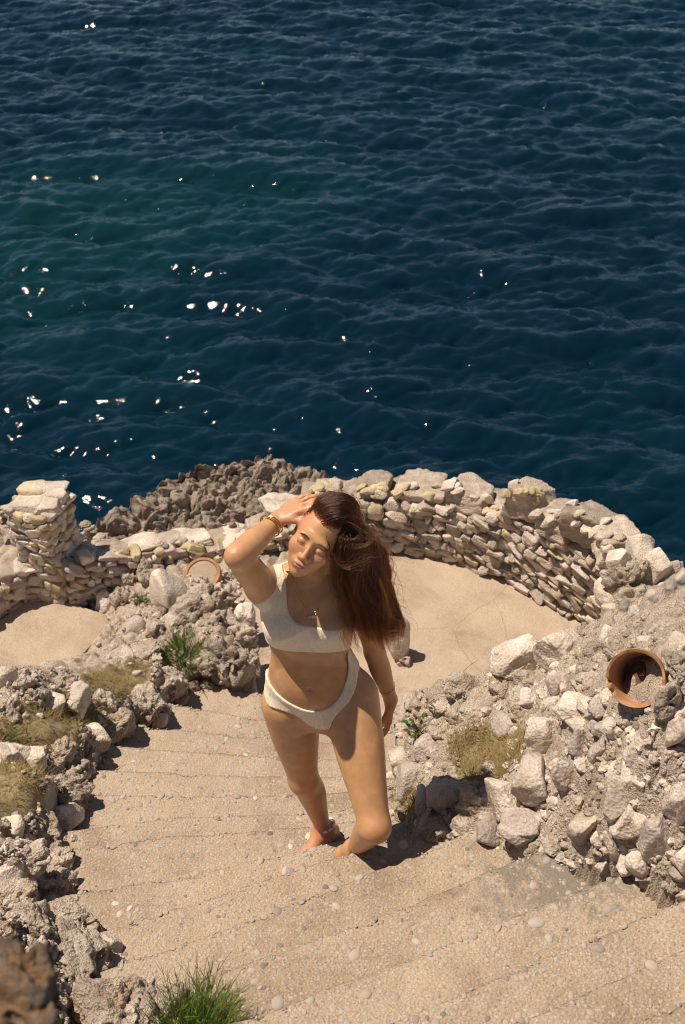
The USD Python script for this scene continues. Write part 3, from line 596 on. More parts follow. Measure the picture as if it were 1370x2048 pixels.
def wall_core(parent, line, zb, zt, thick, back_sign, seed, drop=.03):
    line = np.asarray(line, float); d = np.concatenate([[0], np.cumsum(np.linalg.norm(np.diff(line, axis=0), axis=1))]); L = d[-1]
    n = int(L / .02) + 2; s = np.linspace(0, L, n)
    p = np.stack([np.interp(s, d, line[:, 0]), np.interp(s, d, line[:, 1])], -1)
    tng = np.gradient(p, axis=0); tng /= np.linalg.norm(tng, axis=1)[:, None]
    tng = gaussian_filter(tng, (6, 0)); nr = np.stack([-tng[:, 1], tng[:, 0]], 1) * back_sign
    top = np.interp(s / L, np.linspace(0, 1, len(zt)), zt) - drop; bot = np.interp(s / L, np.linspace(0, 1, len(zb)), zb) - .12
    prof = [(0.004, 0)] + [(0.004, t) for t in np.linspace(0.04, .97, 22)] + [(.04, 1.0)] + [(t, 1.0) for t in np.linspace(.1, thick - .04, 14)] + [(thick, .97)] + [(thick, t) for t in np.linspace(.9, -.5, 12)]
    V = np.array([[np.r_[p[i] + nr[i] * a, bot[i] + (top[i] - bot[i]) * b] for a, b in prof] for i in range(n)])
    X = V.reshape(-1, 3)
    f1, _, _ = worley(X, .055, seed)
    dsp = .022 * np.sqrt(np.clip(1 - (f1 / .65) ** 2, 0, 1)) + .05 * (fbm(X / .1, 4, seed) - .5)
    out = np.repeat(nr, len(prof), 0) * np.tile([(-1 if a <= .04 else (1 if a >= thick else 0)) for a, b in prof], n)[:, None]
    X[:, :2] += out * dsp[:, None]; X[:, 2] += np.tile([1.0 if b >= .97 else 0 for a, b in prof], n) * dsp
    f = grid_faces(n, len(prof))
    obj('mortar_core', (X, f[:, ::-1] if back_sign < 0 else f), M['rough_mortar'], parent, smooth=True)
def coping(parent, name, p, rx, ry, rz, ang, seed, m='rough_mortar', flats=4, fm='ochre_stone'):
    """A rounded hump of pale mortar on the wall top with flat stones set into it."""
    rng = np.random.default_rng(seed)
    v = rock(seed, (1, 1, 1), 'block', 4, 0)[0]
    q = v * [rx, ry, rz] + p
    v = v * (1 + .40 * (fbm(q / .13, 4, seed) - .5) + .16 * (fbm(q / .03, 3, seed + 1) - .5))[:, None]
    R = rotz(ang) @ rotx(-.12)
    v = (v * [rx, ry, rz]) @ R.T + p
    h = obj(name, (v, ICO[4].faces), M[m], parent, smooth=True)
    for i in range(flats):
        a, e = rng.uniform(math.pi * 1.08, math.pi * 1.92), rng.uniform(.35, 1.05)
        dvec = np.array([math.cos(a) * math.cos(e), math.sin(a) * math.cos(e), math.sin(e)])
        loc = (v - p) @ R; k = int(np.argmax((loc / [rx, ry, rz]) @ dvec - 2 * np.linalg.norm(np.cross(loc / [rx, ry, rz], dvec), axis=1)))
        c = v[k].copy(); c = c + (c - p) / np.linalg.norm(c - p) * .006
        nrm = (dvec / np.array([rx, ry, rz])) @ R.T; nrm /= np.linalg.norm(nrm)
        s = rng.uniform(.035, .058)
        w, f = rock(int(rng.integers(1 << 30)), (s, s * rng.uniform(.6, .85), .022), 'slab', 3, 0.0)
        zax = nrm; xax = np.cross([0, 1, .2], zax); xax /= np.linalg.norm(xax); yax = np.cross(zax, xax)
        obj('set_stone', (w @ np.stack([xax, yax, zax]) + c, f), M[fm if rng.random() < .7 else 'limestone'], h, smooth=35)
def px_line(pts, z): return W(*np.array(pts, float).T, z)[:, :2]
# right parapet round the landing
PAR_B = [(600, 1085), (700, 1088), (800, 1098), (870, 1108), (930, 1125), (1020, 1158), (1110, 1206), (1200, 1258), (1235, 1300), (1262, 1340)]
par_line = px_line(PAR_B, LANDING_Z)
def wall_top(line_px, line, tops_px):   # heights from the photo's top edge, front face of the wall
    return [float(WY(x, y, l[1])[2]) for (x, y), l in zip(tops_px, line)]
PAR_T = [(600, 1010), (690, 1000), (790, 1000), (860, 1005), (925, 1015), (1020, 1030), (1115, 1075), (1205, 1125), (1240, 1160), (1275, 1200)]
par_zt = wall_top(PAR_B, par_line, PAR_T); par_zb = [LANDING_Z] * len(PAR_B)
parapet = thing('parapet_wall', 'curved rubble parapet with humped coping round the landing above the sea', 'stone wall', (*par_line[4], LANDING_Z))
def even(line, z):                      # heights resampled so that they run evenly with the length
    d = np.concatenate([[0], np.cumsum(np.linalg.norm(np.diff(line, axis=0), axis=1))]); return list(np.interp(np.linspace(0, d[-1], 30), d, z))
wall_stones(parapet, par_line, even(par_line, par_zb), even(par_line, par_zt), 0, 15, -1)
wall_core(parapet, par_line, even(par_line, par_zb), even(par_line, par_zt), .30, 1, 16)
def line_at(line, x):                   # point of the wall line below photo column x
    q = np.array([(685 + FPX * (a / ((np.array([a, b, LANDING_Z + .5]) - CAM) @ FWD))) for a, b in line])
    i = np.interp(x, q, np.arange(len(q))); i0 = min(int(i), len(line) - 2); fr = i - i0
    return line[i0] * (1 - fr) + line[i0 + 1] * fr, line[i0 + 1] - line[i0], i
for i, (x, y, rx, rz, fl, m, fm) in enumerate([(655, 980, .125, .105, 3, 'limestone', 'ochre_stone'), (752, 972, .15, .11, 6, 'rough_mortar', 'ochre_stone'), (845, 975, .165, .12, 5, 'limestone', 'ochre_stone'), (940, 985, .155, .12, 4, 'limestone', 'limestone'), (1005, 1015, .12, .10, 3, 'limestone', 'ochre_stone'),
                                  (1058, 985, .15, .14, 5, 'rough_mortar', 'ochre_stone'), (1125, 1030, .13, .11, 2, 'rough_mortar', 'limestone'), (1180, 1035, .16, .13, 2, 'limestone', 'limestone'), (1235, 1075, .15, .13, 2, 'limestone', 'limestone')]):
    p, tg, _ = line_at(par_line, x); ang = math.atan2(tg[1], tg[0]); nr = np.array([-tg[1], tg[0]]) / np.linalg.norm(tg)
    pp = p + nr * .13; z = float(WY(x, y, pp[1])[2])
    coping(parapet, 'coping_hump', np.array([float(WY(x, y, pp[1])[0]), pp[1], z - .045]), rx * .98, .16, rz * .9, ang, 900 + i, 'rough_mortar' if m != 'limestone' or i % 2 else 'wall_stone', fl + 4, fm)
# broken end of the parapet: loose boulders at the right edge
pend = thing('rock_pile', 'tumbled pale boulders where the parapet breaks off at the right edge', 'rocks', WY(1290, 1180, 5.0))
for i, (x, y, y3, w, h, k) in enumerate([(1245, 1160, 4.95, 85, 80, 'conglomerate'), (1270, 1140, 5.0, 60, 60, 'conglomerate'), (1235, 1125, 5.05, 50, 45, 'block'), (1275, 1195, 4.85, 95, 80, 'conglomerate'), (1310, 1140, 5.05, 70, 90, 'block'), (1280, 1105, 5.15, 60, 60, 'block'), (1345, 1195, 4.9, 80, 60, 'limestone'), (1300, 1235, 4.7, 110, 60, 'block'), (1340, 1150, 5.05, 60, 70, 'limestone'), (1365, 1180, 5.0, 60, 70, 'block'), (1225, 1185, 5.0, 80, 60, 'limestone'), (1320, 1270, 4.5, 120, 60, 'conglomerate'), (1395, 1240, 4.7, 110, 90, 'conglomerate'), (1290, 1310, 4.4, 120, 80, 'conglomerate'), (1350, 1330, 4.5, 190, 200, 'conglomerate'), (1240, 1230, 4.85, 60, 50, 'block'), (1260, 1270, 4.7, 80, 50, 'limestone'), (1350, 1225, 4.8, 70, 50, 'conglomerate')]):
    c = WY(x, y, y3); s = depth(c) / FPX; v, f = rock(700 + i, (.5 * w * s, .5 * w * s, .55 * h * s), k, 4, .5); obj('stone', (v @ rotz(i * 1.3).T + c, f), M['conglomerate' if k == 'conglomerate' else 'limestone'], pend, smooth=40)
# left wall with the square pillar
LW_B = [(150, 1215), (215, 1195), (300, 1165), (380, 1135), (460, 1115), (560, 1100), (620, 1090)]
lw_line = px_line(LW_B, -1.40)
lw_zt = wall_top(LW_B, lw_line, [(150, 1115), (215, 1110), (300, 1098), (380, 1088), (460, 1080), (560, 1052), (620, 1040)])
leftwall = thing('rubble_wall', 'low rubble wall with flat cap stones running from the pillar to behind the person', 'stone wall', (*lw_line[2], -1.4))
wall_stones(leftwall, lw_line, even(lw_line, [-1.40] * 7), even(lw_line, lw_zt), 0, 25, -1, (.08, .05))
wall_core(leftwall, lw_line, even(lw_line, [-1.40] * 7), even(lw_line, lw_zt), .20, 1, 26, .07)
for i, (x, y, rx, rz) in enumerate([(170, 1100, .09, .05), (215, 1098, .12, .05), (270, 1088, .13, .05), (325, 1083, .12, .05), (375, 1076, .12, .05), (425, 1078, .11, .05), (470, 1068, .12, .05), (520, 1045, .12, .06), (560, 1012, .11, .08), (600, 1010, .11, .08)]):
    p, tg, _ = line_at(lw_line, x); ang = math.atan2(tg[1], tg[0]); nr = np.array([-tg[1], tg[0]]) / np.linalg.norm(tg); pp = p + nr * .12
    coping(leftwall, 'coping_hump', np.array([float(WY(x, y, pp[1])[0]), pp[1], float(WY(x, y, pp[1])[2]) - .03]), rx * 1.2, .13, rz, ang, 940 + i, ['limestone', 'rough_mortar'][i % 2], 3, 'ochre_stone' if i % 3 else 'limestone')
# pillar
pc = W(112, 1195, -1.40); pz = float(WY(106, 1022, pc[1] - .05)[2])
pillar = thing('stone_pillar', 'square rubble pillar with a pale flat cap at the left end of the wall', 'pillar', pc)
hw = .125
core = trimesh.creation.box((2 * hw - .05, 2 * hw - .05, pz + 1.5)); core.apply_translation([pc[0], pc[1] + .05, (pz - 1.5) / 2])
core = core.subdivide_to_size(.04, max_iter=10); v = (core.vertices - [pc[0], pc[1] + .05, 0]) @ rotz(-.38).T + [pc[0], pc[1] + .05, 0]; core.vertices = v; v = core.vertices + .03 * (np.stack([fbm(core.vertices / .08 + k, 3, 40 + k) for k in range(3)], 1) - .5)
obj('mortar_core', (v, core.faces), M['rough_mortar'], pillar, smooth=40)
rng = np.random.default_rng(31)
for side in range(4):
    a = side * math.pi / 2 - .38; z = -1.42
    while z < pz - .02:
        h = .055 * rng.uniform(.8, 1.5); s = -hw
        while s < hw:
            w = rng.uniform(.05, .13); c = min(s + w / 2, hw - .02)
            v = rock(int(rng.integers(1 << 30)), (w * .56, .045, h * .58), 'block', 2, .12)[0]
            R = rotz(a); q = R @ np.array([c, -hw, 0]) + [pc[0], pc[1] + .05, z + h / 2 + rng.normal(0, .006)]
            obj('stone', (v @ roty(rng.normal(0, .15)).T @ R.T + q, ICO[2].faces), M[['limestone', 'lilac_stone', 'limestone', 'ochre_stone'][rng.integers(4)]], pillar, smooth=35)
            s += w
        z += h * .9
for i, (dx, dy, r, dz) in enumerate([(-.06, -.03, .11, .0), (.07, -.06, .10, .01), (.05, .09, .11, .015), (-.07, .10, .10, .01), (0, .02, .13, -.03), (.11, .02, .07, .02)]):
    v, f = rock(800 + i, (r, r * .85, .042), 'block', 3, .10); obj('cap_stone', (v + [pc[0] + dx, pc[1] + .05 + dy, pz + dz], f), M['limestone' if i != 3 else 'ochre_stone'], pillar, smooth=35)
# masonry left of the pillar, at the edge of the picture
lside = thing('rubble_wall', 'tumbledown rubble wall left of the pillar at the edge of the path slab', 'stone wall', W(20, 1190, -1.35))
ls_line = px_line([(-90, 1300), (-40, 1268), (10, 1230), (50, 1208), (80, 1200)], -1.38)
ls_zt = wall_top(None, ls_line, [(-90, 1240), (-40, 1212), (10, 1160), (50, 1130), (80, 1110)])
wall_stones(lside, ls_line, even(ls_line, [-1.38] * 5), even(ls_line, ls_zt), 0, 45, -1, (.09, .055)); wall_core(lside, ls_line, even(ls_line, [-1.38] * 5), even(ls_line, ls_zt), .25, 1, 46)
scat = thing('rocks_heap', 'lumpy shore rocks beyond the pillar at the far left above the water', 'rocks', WY(20, 1020, 6.2))
rng = np.random.default_rng(91)
for i in range(60):
    x, y3 = rng.uniform(-60, 215), rng.uniform(5.95, 6.5)
    b = np.interp(x, [-60, 0, 40, 70, 150, 215], [985, 990, 985, 1010, 1040, 1045]) + rng.uniform(8, 110)
    c = WY(x, b, y3); s = rng.uniform(.04, .10); v, f = rock(1000 + i, (s, s, s * .8), 'conglomerate', 3); obj('stone', (v + c, f), M['conglomerate'], scat, smooth=True)
# craggy outcrop between the wall and the sea
def outcrop():
    n, m = 330, 190
    u, v = np.linspace(0, 1, n), np.linspace(0, 1, m); U, V = np.meshgrid(u, v, indexing='ij')
    edge_x = np.linspace(190, 700, n)
    top = np.interp(edge_x, [190, 230, 285, 330, 360, 400, 435, 455, 480, 515, 545, 570, 600, 640, 700], [1052, 1030, 1000, 975, 955, 935, 922, 930, 925, 908, 915, 935, 938, 950, 985])
    front = np.array([WY(x, 1092, 6.12) for x in edge_x]); rear = np.array([WY(x, t, 6.1 + .95 * min(1, max(0, (1075 - t)) / 150)) for x, t in zip(edge_x, top)])
    P = front[:, None] * (1 - np.minimum(V / .75, 1))[..., None] + rear[:, None] * np.minimum(V / .75, 1)[..., None]
    over = np.clip((V - .75) / .25, 0, 1)
    P[..., 1] += over * .35; P[..., 2] -= over ** 1.3 * 2.2 + .0
    X = P.reshape(-1, 3).copy()
    f1, _, _ = worley(X, .13, 71); f2, _, _ = worley(X, .055, 72); f3, _, _ = worley(X, .026, 73)
    dv = np.stack([fbm(X / .16 + k * 7, 4, 80 + k) - .5 for k in range(3)], 1)
    h = .11 * np.clip(1 - (f1 / .75) ** 2, 0, 1) + .06 * np.clip(1 - (f2 / .75) ** 2, 0, 1) + .018 * np.clip(1 - (f3 / .75) ** 2, 0, 1) - .085
    nrm = np.array([0, -.45, .9])
    X += h[:, None] * nrm + dv * [.16, .16, .16]
    return X, grid_faces(n, m)
o = outcrop(); oc = obj('rock_outcrop', o, M['cliff_rock'], None, smooth=True); tag(oc, 'dark jagged outcrop of pitted brown rock between the wall and the sea', 'rock outcrop')

scatter_rocks(bank, 'stone', [(1150, 1345), (1190, 1285), (1370, 1262), (1370, 1330), (1300, 1310), (1230, 1330)], 26, 34, 80, [CO, CO, LI], 4, 13, lift=.2, avoid=[(1262, 1365, 190)])
scatter_rocks(bank, 'stone', [(1120, 1350), (1190, 1290), (1370, 1275), (1370, 1480), (1300, 1475), (1180, 1465), (1090, 1430)], 75, 26, 84, [CO, CO, LI, ('limestone', 'lilac')], 4, 14, gap=.66, lift=.22, avoid=[(1262, 1365, 165)])
scatter_rocks(bank, 'stone', [(772, 1450), (800, 1440), (806, 1640), (778, 1650)], 22, 26, 56, [CO, LI], 4, 15, gap=.6, lift=.3)
scatter_rocks(bank, 'stone', [(1170, 1290), (1240, 1215), (1300, 1185), (1370, 1150), (1370, 1290)], 55, 30, 78, [CO, CO, LI], 4, 19, gap=.6, lift=.25)
for _m, _l in SINK.items(): obj('small_stones', cat_meshes(_l), M[_m], bank, smooth=38, kind='stuff')
# gravel cemented over the banks, the kerb and the rockery
def gravel():
    rng = np.random.default_rng(12); out = {'limestone': [], 'conglomerate': []}
    regions = [([(860, 1690), (960, 1560), (1000, 1340), (1200, 1280), (1370, 1270), (1370, 1810), (1260, 1755), (1100, 1715)], 2600), ([(780, 1640), (785, 1400), (1000, 1350), (1000, 1480), (900, 1680)], 600),
               ([(0, 1640), (90, 1640), (170, 1490), (300, 1340), (410, 1320), (300, 1460), (200, 1560), (140, 1700), (200, 1880), (370, 2048), (0, 2048)], 2400), ([(0, 1350), (150, 1350), (200, 1410), (0, 1440)], 350), ([(0, 1500), (110, 1500), (110, 1545), (0, 1540)], 200), ([(150, 1190), (260, 1125), (470, 1120), (520, 1340), (420, 1370), (210, 1335)], 1200), ([(0, 1100), (60, 1100), (50, 1200), (0, 1270)], 200)]
    for poly_px, n in regions:
        poly = Polygon(poly_px); x0, y0, x1, y1 = poly.bounds
        q = np.stack([rng.uniform(x0, x1, n * 3), rng.uniform(y0, y1, n * 3)], 1); q = q[contains_xy(poly, q[:, 0], q[:, 1])][:n]
        for x, y in q:
            if abs(x - 1262) < 62 and abs(y - 1365) < 70: continue
            c = hit(x, y)
            i, j = int((c[0] - GX0) / GD), int((c[1] - GY0) / GD)
            if soil.reshape(XX.shape)[i, j] > 0 or np.isfinite(floor_z.reshape(XX.shape)[i, j]): continue
            s = .005 + .006 * rng.gamma(1.4, .6); s = min(s, .022)
            q0 = ICO[1] if s > .014 else ICO[0]
            v = q0.vertices * (1 + rng.normal(0, .16, (len(q0.vertices), 1))) * np.array([s, s * rng.uniform(.6, 1), s * rng.uniform(.5, .9)])
            z = zz.reshape(XX.shape)[i, j]
            out['limestone' if rng.random() < .5 else 'conglomerate'].append((v @ rot_random(rng).T + [c[0], c[1], z + s * .2], q0.faces))
    for k, l in out.items():
        g = obj('gravel', cat_meshes(l), M[k], None, smooth=False, kind='stuff')
        tag(g, 'pale gravel cemented between the stones of the banks' if k == 'limestone' else 'brownish gravel cemented between the stones of the banks', 'gravel')
gravel()
# ---------------------------------------------------------------- terracotta
def terracotta(name, a, b):
    return mat(name, {'g': ('geometry', {}), 'n': ('noise_texture', {'scale': 18, 'detail': 6, 'roughness': .65}), 'r': ('rgb_ramp', {'ramp': [(.3, a), (.7, b)]}), 'f': ('noise_texture', {'scale': 220, 'detail': 4, 'roughness': .7}), 'bp': ('bump', {'strength': .4, 'distance': .004}), 'p': ('principled_bsdf', {'roughness': .85, 'specular_ior_level': .2})},
               [('g.position', 'n.vector'), ('g.position', 'f.vector'), ('n.fac', 'r.fac'), ('r.color', 'p.base_color'), ('f.fac', 'bp.height'), ('bp.normal', 'p.normal')])
M['terracotta'] = terracotta('terracotta', (0.27, 0.12, 0.05), (0.42, 0.225, 0.115))
M['pot_soil'] = terracotta('pot_soil', (0.07, 0.04, 0.022), (0.16, 0.095, 0.05))
# broken jar lying in the bank, mouth to the left and towards the steps
c = hit(1268, 1372); s = depth(c) / FPX; R0 = 54 * s
prof = [(R0 * .96, .0), (R0 * 1.04, .004), (R0 * 1.06, -.010), (R0 * 1.0, -.04), (R0 * .95, -.12), (R0 * .7, -.17), (.01, -.18), (.01, -.168), (R0 * .65, -.158), (R0 * .86, -.11), (R0 * .9, -.03), (R0 * .93, -.004), (R0 * .96, 0)]
jar = thing('terracotta_jar', 'broken orange terracotta jar with ragged rim embedded in the stone bank at the right', 'jar', c)
v, f = revolve(prof, 96)
a = np.arctan2(v[:, 1], v[:, 0]); near = sstep(-.05, 0.0, v[:, 2])
v[:, 2] -= near * (.020 * fbm(np.c_[np.cos(a) * 3, np.sin(a) * 3, 0 * a], 4, 5) + .03 * sstep(.55, .75, fbm(np.c_[np.cos(a) * 2, np.sin(a) * 2, 0 * a + 9], 2, 6)))
Rj = frame_to((-.42, -.72, .62))
cj = c + np.array([-.032, -.085, .118])
obj('body', (v @ Rj + cj, f), M['terracotta'], jar, smooth=40)
v = ICO[4].vertices * [R0 * .86, R0 * .86, .03]; v = v * (1 + .35 * (fbm(v / .02, 3, 3) - .5))[:, None]
obj('soil', ((v * [.8, .8, 1] + [.0, -.02, -.125]) @ Rj + cj, ICO[4].faces), M['pot_soil'], jar, smooth=True)
for i, (x, y) in enumerate([(.01, .03), (-.03, -.02), (.035, -.01), (0, -.045), (.04, .03)]):
    w, f = rock(300 + i, (.012, .009, .008), 'smooth', 2); obj('chip', ((w + [x * .8, y * .8 - .02, -.095]) @ Rj + cj, f), M['ochre_stone' if i % 2 else 'terracotta'], jar, smooth=True)
for i, (x, y, w, h, k) in enumerate([(1335, 1405, 80, 140, 'conglomerate'), (1255, 1440, 60, 50, 'conglomerate'), (1340, 1320, 60, 60, 'conglomerate'), (1215, 1400, 40, 60, 'limestone')]):
    place(bank, 'stone', x, y, w, h, k, 'cong' if k == 'conglomerate' else 'limestone', 4, 1200 + i, lift=.35)
# round jar neck filled with mortar in the rockery
c = hit(408, 1160); s = depth(c) / FPX; R1 = 36 * s; z0 = float(WY(408, 1147, c[1])[2])
disc = thing('terracotta_ring', 'round terracotta jar neck filled with sandy mortar, set upright in the rockery', 'jar', c)
v, f = revolve([(R1 * .80, -.08), (R1 * .95, -.08), (R1 * 1.02, -.03), (R1 * 1.02, .006), (R1 * .98, .014), (R1 * .84, .014), (R1 * .80, .004), (R1 * .82, -.08)], 64)
Rd = frame_to((-.05, -.38, .92)); cd = np.array([c[0], c[1] - .03, z0 + .02])
v = v * (1 + .03 * (fbm(v / .03, 3, 2) - .5))[:, None]
obj('rim', (v @ Rd + cd, f), M['terracotta'], disc, smooth=40)
v = ICO[3].vertices * [R1 * .87, R1 * .87, .012]; obj('filling', ((v * (1 + .2 * (fbm(v / .015, 3, 1) - .5))[:, None]) @ Rd + cd, ICO[3].faces), M['plain_concrete'], disc, smooth=True)
place(rock_l, 'stone', 405, 1205, 95, 90, 'conglomerate', 'cong', 5, 1300, lift=.3)
# ---------------------------------------------------------------- plants
def leaf_material(name, a, b, trans=0.3, rough=.6):
    return mat(name, {'g': ('geometry', {}), 'r': ('rgb_ramp', {'ramp': [(0.0, a), (1.0, b)]}), 'p': ('principled_bsdf', {'roughness': rough, 'specular_ior_level': .3}), 't': ('translucent_bsdf', {}), 'm': ('mix_closure', {'fac': trans})},
               [('g.random_per_island', 'r.fac'), ('r.color', 'p.base_color'), ('r.color', 't.color'), ('p.BSDF', 'm.closure1'), ('t.BSDF', 'm.closure2')], surface='m.closure')
M['dry_grass'] = leaf_material('dry_grass', (0.27, 0.195, 0.075), (0.50, 0.385, 0.18))
M['olive_grass'] = leaf_material('olive_grass', (0.19, 0.155, 0.045), (0.36, 0.285, 0.10))
M['green_stem'] = leaf_material('green_stem', (0.21, 0.30, 0.055), (0.43, 0.51, 0.16), .45)
M['rust_stem'] = leaf_material('rust_stem', (0.16, 0.07, 0.03), (0.26, 0.14, 0.06))
M['green_leaf'] = leaf_material('green_leaf', (0.05, 0.12, 0.02), (0.10, 0.20, 0.04), .35, .45)
M['bed_soil'] = terracotta('bed_soil', (0.17, 0.125, 0.07), (0.30, 0.235, 0.13))
M['flower'] = leaf_material('flower', (0.45, 0.30, 0.34), (0.6, 0.45, 0.48))
def blade(rng, p, h, w, lean, bend, n=3):
    a = rng.uniform(0, 6.28); d = np.array([math.cos(a), math.sin(a), 0]); side = np.array([-math.sin(a), math.cos(a), 0])
    t = np.linspace(0, 1, n + 1)
    c = p + np.outer(t * h * math.cos(lean) - bend * h * t ** 2 * .5, [0, 0, 1]) + np.outer(t * h * math.sin(lean) + bend * h * t ** 2, d)
    ww = w * (1 - t ** 1.5) + .0002
    v = np.empty((2 * (n + 1), 3)); v[0::2] = c - side * ww[:, None]; v[1::2] = c + side * ww[:, None]
    f = []
    for i in range(n): f += [[2 * i, 2 * i + 1, 2 * i + 3], [2 * i, 2 * i + 3, 2 * i + 2]]
    return v, np.array(f)
def land_z(x, y):
    return map_coordinates(zz.reshape(XX.shape), [[(x - GX0) / GD], [(y - GY0) / GD]], order=1)[0]
def bed(poly, n, label, seed, mats, h=(.02, .055)):
    rng = np.random.default_rng(seed); x0, y0, x1, y1 = poly.bounds; sets = {m: [] for m, _ in mats}
    k = 0
    while k < n:
        x, y = rng.uniform(x0, x1), rng.uniform(y0, y1)
        if not poly.contains(Point(x, y)): continue
        k += 1
        c = float(fbm(np.array([[x, y, 0]]) / .06, 3, seed)[0])
        if c < .42 and rng.random() < .75: continue
        nm = mats[0][0] if (c + rng.normal(0, .08)) < mats[0][1] else mats[-1][0]
        sets[nm].append(blade(rng, np.array([x, y, land_z(x, y) - .004]), rng.uniform(*h) * (.6 + c), rng.uniform(.0007, .0016), rng.uniform(.1, 1.2), rng.uniform(0, .8)))
    t = thing('dry_grass', label, 'dry grass', (*poly.centroid.coords[0], 0)); tag(t, kind='stuff')
    for m, s in sets.items():
        if s: obj('blades', cat_meshes(s), M[m], t)
BED_LABELS = ['larger bed of dry yellow grass at the left edge, above the split white stones', 'bed of dry olive grass at the left edge, below the split white stones', 'small mossy bed of dry grass left of the upper kerb', 'straw coloured dry grass in the pocket right of the shaded boulder', 'little tuft of yellow grass right of the bent knee']
for i, p in enumerate(pocket_polys):
    q = p.buffer(.02); x0, y0, x1, y1 = q.bounds
    xs, ys = np.arange(x0, x1, .012), np.arange(y0, y1, .012); A, B = np.meshgrid(xs, ys, indexing='ij')
    ok = contains_xy(q.buffer(.02), A.ravel(), B.ravel()).reshape(A.shape)
    Zs = map_coordinates(zz.reshape(XX.shape), [(A - GX0) / GD, (B - GY0) / GD], order=1) + .006
    fc = grid_faces(len(xs), len(ys)); fc = fc[ok.ravel()[fc].all(1)]; uq, fc = np.unique(fc, return_inverse=True); fc = fc.reshape(-1, 3)
    obj('bed_soil', (np.stack([A, B, Zs], -1).reshape(-1, 3)[uq], fc), M['bed_soil'], None, smooth=True, kind='structure')
    bed(q, int(min(9000, max(1200, p.area * 30000))), BED_LABELS[i], 40 + i, [('olive_grass', .50), ('dry_grass', 1)] if i in (0, 1, 2) else [('olive_grass', .38), ('dry_grass', 1)], (.02, .055) if i != 3 else (.03, .085))
def broom(name, label, p, R, H, n, seed, rust=.12, wind=(0.1, 0, 0), r=.0011, branch=4):
    rng = np.random.default_rng(seed); g, q, fl = [], [], []
    t = thing(name, label, 'plant', p)
    for i in range(n):
        a, rr = rng.uniform(0, 6.28), R * .55 * math.sqrt(rng.random()); b = p + np.array([math.cos(a) * rr, math.sin(a) * rr, -.01])
        out = rr / (R * .55); h = H * rng.uniform(.55, 1.05) * (1 - .25 * out)
        lean = np.array([math.cos(a), math.sin(a), 0]) * (R * .9 * out + R * .1) * rng.uniform(.6, 1.2) + np.array(wind) * h + rng.normal(0, .012, 3)
        s = np.linspace(0, 1, 7)[:, None]
        stem = b + lean * s ** 1.5 + np.array([0, 0, h]) * s + rng.normal(0, .003, (7, 3)) * s
        (q if rng.random() < rust else g).append(tube(stem, r * 1.2, r * .5))
        for k in range(branch):
            j = rng.integers(2, 6); d = rng.normal(0, 1, 3) * [.5, .5, .2] + [0, 0, 1]; d /= np.linalg.norm(d); L = h * rng.uniform(.15, .32)
            ss = np.linspace(0, 1, 4)[:, None]; br = stem[j] + d * L * ss + (lean * .15) * ss
            (q if rng.random() < rust else g).append(tube(br, r * .8, r * .4))
    obj('green_stems', cat_meshes(g), M['green_stem'], t, kind='stuff')
    if q: obj('brown_stems', cat_meshes(q), M['rust_stem'], t, kind='stuff')
    return t
pb = hit(390, 2056); pb = np.array([pb[0], pb[1] - .02, land_z(pb[0], pb[1])])
sh = broom('green_shrub', 'bright green broom-like shrub growing at the bottom edge of the steps', pb + [0, -.03, .0], .115, .275, 380, 3, .10, (.10, .05, 0), .0012, 5)
rng = np.random.default_rng(4)
for i in range(6):
    c = pb + [.08 + rng.normal(0, .02), -.06 + rng.normal(0, .01), .03 + rng.uniform(0, .02)]; v = ICO[1].vertices * .006; obj('flower', (v + c, ICO[1].faces), M['flower'], sh)
c = hit(375, 1325); broom('green_tuft', 'tuft of soft green grass among the rockery stones left of the person', np.array([c[0], c[1], land_z(c[0], c[1])]), .14, .19, 420, 5, .12, (.2, 0, 0), .0016, 3)
c = hit(283, 1215); broom('green_tuft', 'small rusty green tuft left of the big smooth boulder', np.array([c[0], c[1], land_z(c[0], c[1])]), .06, .09, 110, 6, .5, (.2, 0, 0), .0013, 2)
c = hit(492, 1265); broom('green_tuft', 'small dark green tuft behind the hip of the person, beside the rockery', np.array([c[0], c[1], land_z(c[0], c[1])]), .07, .10, 140, 7, .3, (.2, 0, 0), .0013, 2)
c = hit(15, 1470); broom('green_tuft', 'dark green tuft at the far left edge of the larger dry grass bed', np.array([c[0], c[1], land_z(c[0], c[1])]), .05, .06, 90, 8, .2, (0, 0, 0), .0012, 2)
c = hit(215, 1915); broom('grass_sprig', 'few thin green grass sprigs at the foot of the lower left kerb', np.array([c[0], c[1], land_z(c[0], c[1])]), .03, .09, 14, 9, .2, (.2, 0, 0), .0009, 1)
c = hit(265, 1935); broom('grass_sprig', 'thin brown grass sprigs on the step between kerb and green shrub', np.array([c[0], c[1], land_z(c[0], c[1]) + .04]), .03, .07, 10, 10, .6, (.2, 0, 0), .0009, 1)
